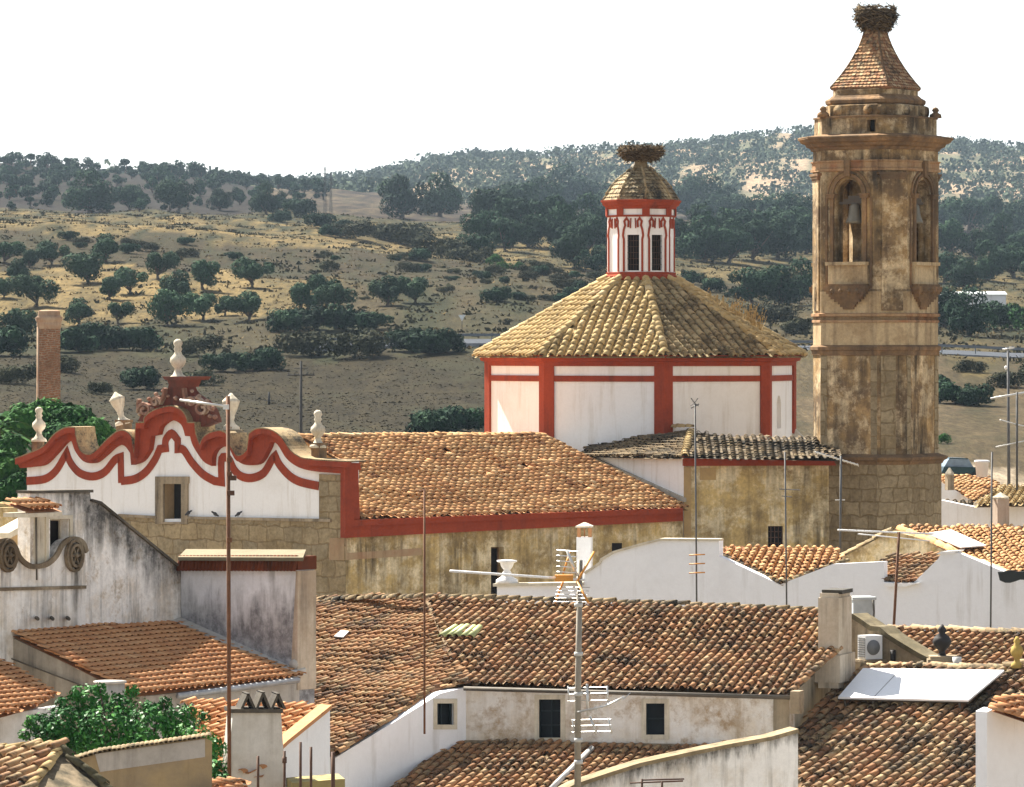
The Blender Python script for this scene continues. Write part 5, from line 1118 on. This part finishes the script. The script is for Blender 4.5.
    v3 = VP(-30, 103.2, 60, 104.6); mb = MB(); wall(mb, v3, [(-30, 720), (60, 706)], .3, off=-.15); obj('wall', mb, plaster('grey_whitewash', (.62, .61, .60), (.5, .48, .45), (.16, .15, .14), .4, .5), h2)
    k = MB(); k.tube([P(110, 712, 103.4), P(110, 683, 103.4)], .34, 16); k.tube([P(110, 683, 103.4), P(110, 681, 103.4)], .38, 16); c_ = thing('chimney', 'short round beige chimney stub behind the citrus tree', 'chimney', P(110, 712, 103.4)); obj('shaft', k, MATS['grey_render'], c_)
    # ochre ruin wall and sloping coping far left
    g = thing('garden_wall', 'crumbling ochre wall with clay coping left of the church gable', 'wall', base(5, 128)); vg = VP(-40, 127, 34, 129); mb = MB(); wall(mb, vg, [(-40, 509), (34, 507)], .4); obj('wall', mb, ochre_w, g); mb = MB(); ridge(mb, vg.at(-40, 508), vg.at(34, 506), .16, .45, 3); obj('coping', mb, T_oct, g)
    g = thing('garden_wall', 'short beige wall with sloping white coping beside the hut door', 'wall', base(20, 117)); vg = VP(2, 116, 36, 118); mb = MB(); wall(mb, vg, [(6, 538), (36, 521)], .3); obj('wall', mb, MATS['warm_ochre'], g); mb = MB(); ribbon(mb, [p - vg.n * .4 for p in vg.poly([(5, 536), (36, 519)])], vg.n, .16, .5); obj('coping', mb, cream_s, g)
left_group()
def front_left():
    # bottom left corner roof
    h = thing('house', 'old house corner with mossy roof tiles and gable, bottom left', 'house', base(40, 84)); pl = RP(P(20, 790, 84), 38, 19)
    roof(h, [pl.at(-30, 812), pl.at(14, 812), pl.at(60, 748), pl.at(-30, 752)], pl, T_near, sp=.30, ln=.46, seed=151, sag=.05)
    mb = MB(); ridge(mb, pl.at(14, 812), pl.at(60, 748), .12, .42, 3); obj('verge_tiles', mb, T_oct, h); mb = MB(); ridge(mb, pl.at(60, 747), pl.at(-30, 752), .13, .45, 4); obj('ridge_tiles', mb, T_oct, h)
    a = pl.at(60, 750); vg = VP(10, 82.5, 60, 85.6); q = [pl.at(12, 813), pl.at(60, 750)]; mb = MB(); mb.slab([q[0], q[1], P(128, 806, 84.5), Vector((P(128, 806, 84.5).x, 84.5, 0)), Vector((*q[0].xy, 0))], Vector((0, .3, 0))); obj('gable_wall', mb, plaster('gable_render', (.30, .235, .15), (.22, .17, .11), (.05, .045, .03), .6, .7), h)
    mb = MB(); ridge(mb, P(128, 806, 84.4), q[1] + UP * .05, .10, .42, 7); obj('verge_tiles', mb, plaster('mossy_verge', (.12, .105, .06), (.07, .065, .04), (.04, .04, .03)), h)
    t = thing('garden_wall', 'ochre garden wall with clay tile coping in front of the citrus tree', 'wall', base(150, 91.5)); vp = VP(70, 91, 212, 92)
    top = [(70, 762), (100, 753), (150, 745), (205, 738), (212, 741)]; mb = MB(); wall(mb, vp, top, .4); obj('wall', mb, plaster('garden_ochre', (.40, .30, .165), (.30, .24, .16), (.20, .15, .09), .5, .4, bump=.5), t)
    mb = MB()
    for k in range(30):
        x = 72 + k * 4.7; y = 762 - (x - 70) * .30 if x < 100 else 753 - (x - 100) * .143; a = vp.at(x, y, .14); b = vp.at(x, y, -.5) + UP * .06; d = (b - a).normalized(); barrel(mb, a, b, vp.u, d.cross(vp.u) * (-1 if d.cross(vp.u).z < 0 else 1), random.uniform(.062, .085), .07, (random.random(), .6, 0))
    obj('coping', mb, coping, t)
    mb = MB(); patch(mb, vp, [(95, 754), (205, 739), (205, 757), (100, 772)], .015, .012); obj('mortar_band', mb, MATS['grey_render'], t)
    # little house with the big chimney
    h = thing('house', 'small house with orange roof, white gable and wide plain chimney', 'house', base(270, 97)); pl = RP(P(250, 748, 97.6), 36, 16)
    roof(h, [pl.at(205, 775), pl.at(262, 775), pl.at(285, 744), pl.at(327, 707), pl.at(188, 703), pl.at(200, 735)], pl, T_new, sp=.25, ln=.42, seed=161, sag=.05)
    vg = VP(270, 96.2, 330, 99.3); mb = MB(); wall(mb, vg, [(270, 757), (284, 744), (327, 709), (330, 709)], .3); obj('gable_wall', mb, white_shade, h)
    mb = MB(); ribbon(mb, [p - vg.n * .2 for p in vg.poly([(270, 755), (284, 742), (328, 706.5)])], vg.n, .09, .3); obj('verge', mb, T_new, h)
    vc = VP(228, 95.6, 286, 95.9); mb = MB(); wall(mb, vc, [(222, 840), (226, 790), (233, 712), (281, 712), (286, 790), (289, 840)], .7); ck = obj('chimney', mb, plaster('chimney_whitewash', (.66, .64, .60), (.54, .51, .46), (.30, .27, .22), .5, .45), h)
    mb = MB(); patch(mb, vc, [(231, 709), (283, 709), (283, 713), (231, 713)], .06, .82)
    for x in (247, 262, 277):
        for s in (-1, 1):
            a = vc.at(x + s * 6.5, 709, 0); b = vc.at(x - s * .5, 692 + abs(x - 262) * .1, 0); mb.slab([a, b, b + vc.u * .06, a + vc.u * .06], vc.n * -.6)
    obj('chimney_tiles', mb, MATS['dirty_coping'], ck)
    vlow = VP(284, 95, 345, 95.2); t = thing('garden_wall', 'low yellowish ledge below the white gable at the bottom edge', 'wall', base(315, 95)); mb = MB(); wall(mb, vlow, [(292, 783), (340, 779), (345, 779)], 1.2); obj('wall', mb, plaster('yellow_ledge', (.40, .33, .13), (.28, .24, .12), (.1, .09, .06), .5, .5), t)
    for x, y in ((258, 756), (284.5, 751), (300.5, 742), (311, 747), (333, 752)):
        mb = MB(); mb.tube([P(x, 820, 94.3), P(x, y, 94.3)], .03 if x != 333 else .045, 6)
        if x == 284.5: mb.tube([P(x, 763, 94.3), P(x, 757, 94.3)], .05, 6)
        obj('iron_rod', mb, iron, None, {258: 'rusty iron rod standing in front of the wide plain chimney', 284.5: 'rusty iron rod with a thick collar at the chimney edge', 300.5: 'tallest rusty iron rod, in front of the white gable', 311: 'plain rusty iron rod second from right before the white gable', 333: 'thick dark rod at the right end of the white gable'}[x], 'rod', 'iron rods at the bottom edge')
    mb = MB(); p = RP(P(215, 787, 92.5), -50, 14); tiles(mb, [p.at(180, 806), p.at(246, 806), p.at(243, 780), p.at(200, 785)], p, .25, .42, 171); obj('roof', mb, T_new, None, 'sliver of orange roof tiles at the bottom edge below the rusty mast', 'roof')
    # citrus tree
    rn = random.Random(12); ls = []
    for x, y, r, d in ((110, 735, 42, 97), (70, 728, 32, 97.5), (150, 735, 38, 97), (192, 742, 24, 96.5), (92, 702, 20, 97.5), (55, 738, 26, 97), (214, 772, 17, 94.5), (212, 748, 16, 95.5), (178, 722, 20, 97), (40, 726, 15, 97), (120, 705, 16, 97.5), (190, 712, 9, 97), (78, 695, 11, 97.5), (100, 689, 8, 97), (62, 703, 8, 97.5), (30, 722, 8, 97), (165, 703, 8, 97), (150, 710, 11, 97), (132, 692, 9, 97.5), (205, 716, 7, 96.5), (24, 735, 7, 97), (140, 760, 32, 96.5), (90, 758, 28, 97), (222, 785, 13, 94), (205, 760, 14, 95)): ls.append((P(x, y, d), r * d / F, .9))
    t = thing('citrus_tree', 'bright green citrus tree spreading above the ochre garden wall', 'tree', base(120, 97)); mb = MB(); leaves(mb, ls, 12000, .06, rn, inner=.3); obj('crown', mb, LM['lemon'], t)
    mb = MB(); b = base(120, 97); f = P(120, 800, 97); mb.tube([b, f], [.18, .13], 8)
    for c, r, q in ls: mb.tube([f, f.lerp(c, .55) + Vector((0, 0, -.15)), c], [.07, .045, .015], 5)
    obj('trunk', mb, bark, t)
front_left()
# ------------------------------------------------------------------ aerials, poles and small things
def aerials():
    grey = flat('grey_pole', (.10, .10, .10), .6, .1); rust = flat('rust_pole', (.16, .075, .04), .8, .1, .4); orange = flat('orange_plastic', (.62, .27, .05), .5)
    def T(name, label, x, y, d, cat='antenna'): return thing(name, label, cat, P(x, y, d))
    a = T('antenna_mast', 'tall thin rusty mast with one white arm before the church gable', 228.5, 830, 94)
    mb = MB(); mb.tube([P(229.5, 830, 94), P(228, 396, 94)], .042, 8); 
    for y in (540, 493, 474, 460): mb.box(P(229.5, y, 93.95), (.05, .05, .05))
    obj('pole', mb, rust, a); mb = MB(); mb.tube([P(180, 400, 94.3), P(227, 406.5, 93.9)], .028, 6); mb.box(P(226, 407, 93.9), (.06, .06, .05)); obj('arm', mb, alu, a)
    mb = MB()
    for x, y in ((231, 493), (233, 478)): mb.box(P(x, y, 93.9), (.07, .06, .05))
    obj('clamp', mb, iron, a)
    a = T('antenna_mast', 'main television aerial with long white boom and orange reflector, centre', 578, 830, 99)
    mb = MB(); mb.tube([P(577.5, 830, 99), P(578, 690, 99), P(580, 560, 99)], [.075, .07, .06], 8)
    obj('pole', mb, flat('weathered_pole', (.30, .27, .22), .6, .3), a); mb = MB()
    for y in (605, 654, 694, 740, 762): mb.tube([P(578.5, y + 2, 99), P(578.5, y - 2, 99)], .095, 8)
    obj('tape_band', mb, MATS['white_pipe'], a)
    mb = MB(); mb.tube([P(450, 571, 98.2), P(585, 580, 99)], .032, 6)
    for k in range(15): p = P(452, 571.2, 98.2).lerp(P(556, 578, 98.8), k / 14); mb.tube([p + Vector((-.02, -.16, .02)), p + Vector((.02, .16, -.02))], .012, 4)
    obj('boom', mb, MATS['white_enamel'], a)
    mb = MB(); mb.box(P(564, 578, 98.85), (.2, .12, .07)); 
    for s in (-1, 1): mb.tube([P(577, 582, 98.7), P(591 + s * 3, 580 - 25 * s - 3, 98.7 + .5 * s)], .028, 5); mb.tube([P(563, 582 if s < 0 else 574, 99.2), P(555 if s < 0 else 570, 603 if s < 0 else 552, 99.4)], .024, 5)
    obj('reflector_frame', mb, orange, a); mb = MB()
    for k in range(5): y = 550 + k * 5.4; mb.tube([P(557, y, 99.3), P(577, y + 1.5, 98.8)], .012, 4)
    for k in range(5): y = 587 + k * 3.6; mb.tube([P(558 - k, y, 99.3), P(590 - k, y + .4, 98.7)], .010, 4)
    mb.tube([P(567, 550, 98.9), P(577, 576, 98.9)], .035, 6); obj('reflector_rods', mb, alu, a)
    mb = MB(); mb.tube([P(578, 712, 98.9), P(606, 706, 98.4), P(624, 697, 98.2)], .025, 6)
    for k in range(6): p = P(590, 710, 98.7).lerp(P(624, 697, 98.2), k / 5); mb.tube([p + Vector((-.04, -.12, -.06)), p + Vector((.14, .12, .08))], .010, 4)
    for y in (687, 693, 700): mb.tube([P(568, y + 1, 99.2), P(608, y, 98.6)], .011, 4)
    for y in (719, 725, 731): mb.tube([P(572, y + 1, 99.2), P(611, y, 98.6)], .011, 4)
    mb.tube([P(587, 684, 98.9), P(588, 716, 98.9)], .03, 6); mb.tube([P(607, 686, 98.6), P(608, 702, 98.6)], .022, 5); mb.tube([P(568, 686, 99), P(569, 701, 99)], .018, 5); mb.tube([P(572, 719, 99), P(575, 733, 99)], .018, 5); mb.tube([P(608, 718, 98.6), P(612, 734, 98.6)], .018, 5); mb.tube([P(590, 716, 98.9), P(596, 735, 98.9)], .025, 5)
    obj('lower_aerial', mb, alu, a)
    a = T('antenna_mast', 'thin grey aerial with three orange crossbars before the octagon', 697, 612, 132); mb = MB(); mb.tube([P(697, 640, 132), P(695, 404, 132)], .026, 6); mb.tube([P(691, 408, 132), P(699, 404, 132)], .02, 5)
    for s in (-1, 1): mb.tube([P(694.5, 403, 132), P(694.5 + 3.5 * s, 398, 132)], .015, 4); mb.tube([P(694.5, 403, 132), P(694.5 + 4 * s, 406, 132)], .012, 4)
    obj('pole', mb, grey, a); mb = MB()
    for y in (555, 564, 573): mb.tube([P(689, y, 131.8), P(705, y - .6, 131.8)], .02, 5)
    obj('crossbars', mb, orange, a)
    a = T('pole', 'thin rusty rod rising from the main roof left of centre', 424, 700, 113, 'pole'); mb = MB(); mb.tube([P(424.5, 734, 112), P(424.5, 490, 112)], .028, 6); mb.tube([P(419, 491, 112), P(426, 489, 112)], .012, 4); obj('rod', mb, rust, a)
    a = T('antenna_mast', 'thin dark aerial pole with small bars in front of the ochre wall', 787, 612, 129); mb = MB(); mb.tube([P(787, 640, 129), P(785, 452, 129)], .024, 6)
    for y, w in ((489, 16), (496, 8)): mb.tube([P(784 - w * .3, y, 129), P(784 + w, y + 1, 129)], .014, 4)
    obj('pole', mb, grey, a)
    a = T('antenna_mast', 'grey aerial with slanted comb boom where transept meets tower', 840, 566, 150); mb = MB(); mb.tube([P(840, 566, 150), P(841, 456, 150)], .04, 6); obj('pole', mb, grey, a); mb = MB(); p0, p1 = P(815, 452, 149.5), P(858, 465, 150.5); mb.tube([p0, p1], .03, 6)
    for k in range(13): p = p0.lerp(p1, k / 12); mb.tube([p + Vector((-.03, -.2, .05)), p + Vector((.03, .2, -.05))], .014, 4)
    obj('boom', mb, alu, a); mb = MB(); mb.tube([P(835, 500, 150), P(845, 500, 150)], .015, 4); obj('crossbar', mb, alu, a)
    a = T('antenna_mast', 'leaning dark aerial with two long white booms before the stepped gable', 893, 634, 127); mb = MB(); mb.tube([P(892.5, 650, 127), P(899, 532, 127)], .04, 6); obj('pole', mb, rust, a); mb = MB()
    mb.tube([P(838, 530, 126.5), P(934, 534, 127.4)], .03, 6); mb.tube([P(858, 534, 126.5), P(930, 541, 127.4)], .018, 5)
    for k in range(12): p = P(840, 530, 126.5).lerp(P(930, 534, 127.4), k / 11); mb.tube([p + Vector((-.02, -.16, .03)), p + Vector((.02, .16, -.03))], .011, 4)
    obj('boom', mb, MATS['white_enamel'], a)
    a = T('pole', 'thin pale pole against the white gable at far right', 991, 632, 128, 'pole'); mb = MB(); mb.tube([P(990.5, 650, 128), P(992, 452, 128)], .026, 6); obj('rod', mb, grey, a)
    for x, y1, label in ((898.5, 760, 'short dark rod on the bottom right roof near its middle'), (721, 690, None)):
        pass
    a = T('utility_pole', 'tall lamp pole with two lamps beyond the far roofs at right', 1009, 500, 236, 'pole'); mb = MB(); mb.tube([P(1009, 500, 236), P(1008, 349, 236)], [.09, .06], 8); obj('pole', mb, grey, a); mb = MB(); mb.tube([P(1002.5, 349.5, 236), P(1013, 348, 236)], .05, 6); mb.box(P(1012, 347.5, 236), (.12, .1, .05)); obj('arm', mb, alu, a)
    mb = MB(); mb.lathe(P(1006, 368, 236), [(.02, -.1), (.09, -.02), (.09, .06), (.02, .12)], 8); obj('lamp', mb, MATS['white_enamel'], a)
    a = T('antenna_mast', 'pale aerial boom beside the lamp pole at the right edge', 1018, 490, 200); mb = MB(); mb.tube([P(1017, 490, 200), P(1017, 392, 200)], .05, 6); obj('pole', mb, grey, a); mb = MB(); mb.tube([P(991, 398.5, 199.5), P(1040, 390, 200.5)], .05, 6); mb.tube([P(1000, 420, 199.5), P(1030, 428, 200.5)], .03, 5); mb.tube([P(996, 447, 199.5), P(1030, 440, 200.5)], .03, 5); obj('boom', mb, alu, a)
    for x, y, h, lab in ((301, 437, 76, 'wooden power pole with one crossarm standing in the ploughed field'), (269, 437, 45, 'smaller faint power pole left of the other in the field')):
        d = 330 if h > 50 else 420; b = P(x, y, d); b.z = tz(b.x, b.y) - .2; t = P(x, y - h, d).z; a = thing('power_pole', lab, 'pole', b); mb = MB(); q = Vector((b.x, b.y, t)); mb.tube([b, q], [.14, .09], 6); 
        obj('pole', mb, plaster('grey_wood' + str(h), (.06, .06, .06), (.04, .04, .04), (.03, .03, .03)), a); mb = MB(); z = q - UP * (14 * d / F); mb.tube([z - Vector((1.0, 0, 0)), z + Vector((1.0, .2, 0))], .07, 6); mb.tube([z - Vector((.5, 0, -.5)), z + Vector((.5, .1, .5))], .04, 6); 
        for s in (-.9, -.45, .45, .9): mb.tube([z + Vector((s, 0, 0)), z + Vector((s, 0, .22))], .04, 6)
        obj('crossarm', mb, MATS['grey_wood' + str(h)], a)
    for x, y0, y1, lab in ((325, 214, 168, 'taller of two hazy lattice pylons on the left skyline'), (331, 214, 174, 'shorter of two hazy lattice pylons on the left skyline')):
        p = hit(x, 213) or P(x, 213, 1100); s = p.y / F; a = thing('pylon', lab, 'pylon', p); mb = MB(); w = 1.1 * s
        H = (y0 - y1) * s
        for sx, sy in ((-1, -1), (1, -1), (1, 1), (-1, 1)): mb.tube([p + Vector((sx * w, sy * w, -.5)), p + Vector((sx * w * .5, sy * w * .5, H))], .10, 4)
        for k in range(9):
            z0 = H * k / 9; z1 = H * (k + 1) / 9; sg = 1 if k % 2 else -1; w0 = w * (1 - .5 * k / 9); mb.tube([p + Vector((-sg * w0, -w0, z0)), p + Vector((sg * w0, -w0, z1))], .06, 4)
        for q in (.72, .85): mb.tube([p + Vector((-2.2 * s, 0, H * q)), p + Vector((2.2 * s, 0, H * q))], .10, 4)
        obj('lattice', mb, grey, a)
    for x, lab in ((757, 'left of the faint radio masts on the far hilltop'), (768, 'middle one of the faint radio masts on the far hilltop'), (774, 'right one of the faint radio masts on the far hilltop')):
        d = 3000; p = P(x, 134, d); p.z = tz(p.x, d); mb = MB(); mb.tube([p, p + UP * (12 if x == 768 else 8)], .22, 4); obj('radio_mast', mb, grey, None, lab, 'mast')
    # road sign
    p = hit(462, 330); s = p.y / F; a = thing('road_sign', 'small white triangular road sign beside the country road', 'road sign', p); mb = MB(); mb.tube([p, p + UP * (13 * s)], .05, 6); obj('post', mb, grey, a); mb = MB(); q = p + UP * (11 * s) + Vector((0, -.08, 0)); mb.slab([q + Vector((-.45, 0, .42)), q + Vector((.45, 0, .42)), q + Vector((0, 0, -.36))], Vector((0, .03, 0))); obj('plate', mb, MATS['white_enamel'], a)
    # brick stack
    d = 240; k = d / F; t = thing('brick_chimney', 'old square brick factory chimney with pale corbelled top at left', 'chimney', base(49, d)); mb = MB(); c = P(49, 350, d); c.z = 0
    zt = P(49, 327, d).z; w = 9.0 * k; S4 = [rad(-38 + 90 * i) for i in range(4)]
    mb.lathe(c, [(17 * k, 2), (15.4 * k, zt)], angles=S4, smooth=False); obj('shaft', mb, masonry('old_brick', (.30, .13, .065), (.22, .10, .055), (.30, .22, .15), .34, .12, (.17, .09, .05)), t)
    mb = MB(); mb.lathe(c, [(15.5 * k, zt - .1), (17 * k, zt + .1), (16.8 * k, zt + .25), (18.4 * k, zt + .36), (18.6 * k, zt + .5), (15.2 * k, zt + .62), (15 * k, zt + .85), (11 * k, zt + .9)], angles=S4, smooth=False); obj('corbelled_top', mb, plaster('pale_brick', (.44, .34, .24), (.34, .2, .12), (.2, .13, .09), .5, .5), t)
    mb = MB(); p = [c + Vector((12.2 * k * math.sin(S4[0 if False else 0]) , 0, 0))]; v = lambda r, z: c + Vector((r * k * math.sin(S4[0] + rad(0)), -r * k * math.cos(S4[0]), z)); mb.tube([v(17, 2), v(15.5, zt)], .07, 5); obj('corner_edge', mb, MATS['pale_brick'], t)
    # pigeons on the ledge of the gable
    fp = VP(20, 186, 345, 174)
    for x, y, s, lab in ((188, 513.5, 1, 'small pigeon perched beside the gable door'), (215.5, 514.5, -1, 'dark pigeon in the middle on the gable ledge'), (238, 514.5, 1, 'dark pigeon on the gable ledge nearest the mast')):
        p = fp.at(x, y + 2.6, .22); mb = MB(); ax = Vector((s * .8, -.2, .55)).normalized(); mb.lathe(p + UP * .12, [(.01, -.16), (.03, -.14), (.04, -.07), (.07, 0), (.065, .06), (.035, .10), (.035, .13), (.04, .15), (.028, .18), (.005, .2)], 8, tilt=ax.to_track_quat('Z', 'Y').to_matrix())
        for q in (-.02, .02): mb.tube([p + Vector((q, 0, 0)), p + Vector((q, 0, .1))], .008, 4)
        mb.tube([p + UP * .12 + ax * .19, p + UP * .12 + ax * .22], .008, 4); obj('pigeon', mb, flat('pigeon_grey', (.05, .05, .055)), None, lab, 'bird')
    # white shed on the slope behind the tower, dry weeds on the octagon roof
    p = hit(968, 312); s = p.y / F; t = thing('shed', 'long low white shed behind the trees right of the tower', 'shed', p); mb = MB(); mb.box(p + Vector((0, 0, 9 * s)), (36 * s, 3, 9 * s)); obj('wall', mb, MATS['whitewash'], t); mb = MB(); mb.slab([p + Vector((-37 * s, -3.3, 17 * s)), p + Vector((37 * s, -3.3, 17 * s)), p + Vector((37 * s, 0, 20 * s)), p + Vector((-37 * s, 0, 20 * s))], Vector((0, .1, .1))); obj('roof', mb, MATS['pale_tank'], t)
    mb = MB(); rn = random.Random(8)
    for i in range(70):
        x = rn.uniform(735, 762) if i < 55 else rn.uniform(700, 735); b = P(x, 310 + (x - 735) * .62 + 4, 199); tp = b + Vector((rn.gauss(0, .12), rn.gauss(0, .1), rn.uniform(.2, .95 if i < 55 else .4))); mb.tube([b, b.lerp(tp, .6) + Vector((rn.gauss(0, .04), 0, 0)), tp], [.014, .01, .006], 3, (.5, .5, .5), False)
        for _ in range(3): q = b.lerp(tp, rn.uniform(.4, 1)); mb.face((q, q + Vector((.06, 0, .03)), q + Vector((.03, 0, .1))))
    obj('dry_weeds', mb, flat('straw', (.42, .29, .12)), None, 'tuft of dry weeds growing on the right hip of the octagon roof', 'weeds')
aerials()
def left_garden():
    def clump(label, name, seed, ls, n, leaf, mat, x, d):
        t = thing(name, label, 'tree', base(x, d)); mb = MB(); L = [(P(a, b, dd), r * dd / F, q) for a, b, r, dd, q in ls]; leaves(mb, L, n, leaf, random.Random(seed)); obj('crown', mb, mat, t)
        mb = MB(); f = L[0][0]; mb.tube([base(x, d), f], [.35, .15], 8)
        for c, r, q in L: mb.tube([f - UP * 1, c], [.1, .03], 5)
        obj('trunk', mb, bark, t)
    clump('large leafy green tree behind the left shoulder of the gable', 'garden_tree', 1, [(72, 425, 26, 214, .8), (48, 418, 24, 215, .8), (95, 432, 18, 213, .8), (25, 425, 26, 213, .8), (110, 438, 12, 213, .8), (60, 445, 30, 212, .8), (85, 445, 20, 212, .8)], 13000, .15, LM['bright'], 65, 213)
    clump('shadowy green tree low at the left edge beside the gable', 'garden_tree', 2, [(6, 470, 20, 196, 1), (18, 490, 18, 195, 1), (0, 500, 20, 195, 1), (10, 450, 16, 198, 1)], 7000, .15, LM['bright'], 5, 196)
    t = thing('palm_tree', 'broad-leaved palm with one dead orange frond at the left edge', 'palm', base(-4, 203)); mb = MB(); c = P(-4, 428, 203); rn = random.Random(4); dead = MB()
    for k in range(22):
        a = rn.uniform(0, 6.28) if k else .2; e = rn.uniform(-.1, 1.0) if k else -.15; L = rn.uniform(1.5, 2.5); d0 = Vector((math.cos(a), math.sin(a), 0)); pts = []
        for j in range(7): s = j / 6; pts.append(c + d0 * (L * s * (math.cos(e) * .9 + .1)) + UP * (L * (math.sin(e) * s - .55 * s * s)))
        w = d0.cross(UP)
        for j in range(6):
            h0 = .22 * math.sin(math.pi * (j + .25) / 6.6); h1 = .22 * math.sin(math.pi * (j + 1.25) / 6.6); t_ = rn.random(); m = dead if k in (0, 9) else mb
            m.face((pts[j] - w * h0, pts[j], pts[j + 1], pts[j + 1] - w * h1 + UP * .05), (t_, t_, t_)); m.face((pts[j], pts[j] + w * h0, pts[j + 1] + w * h1 + UP * .05, pts[j + 1]), (t_, t_, t_))
    obj('fronds', mb, LM['bright'], t); obj('dead_fronds', dead, flat('dead_frond', (.45, .20, .06)), t); mb = MB(); mb.tube([base(-4, 203), c], [.3, .2], 10); obj('trunk', mb, bark, t)
left_garden()
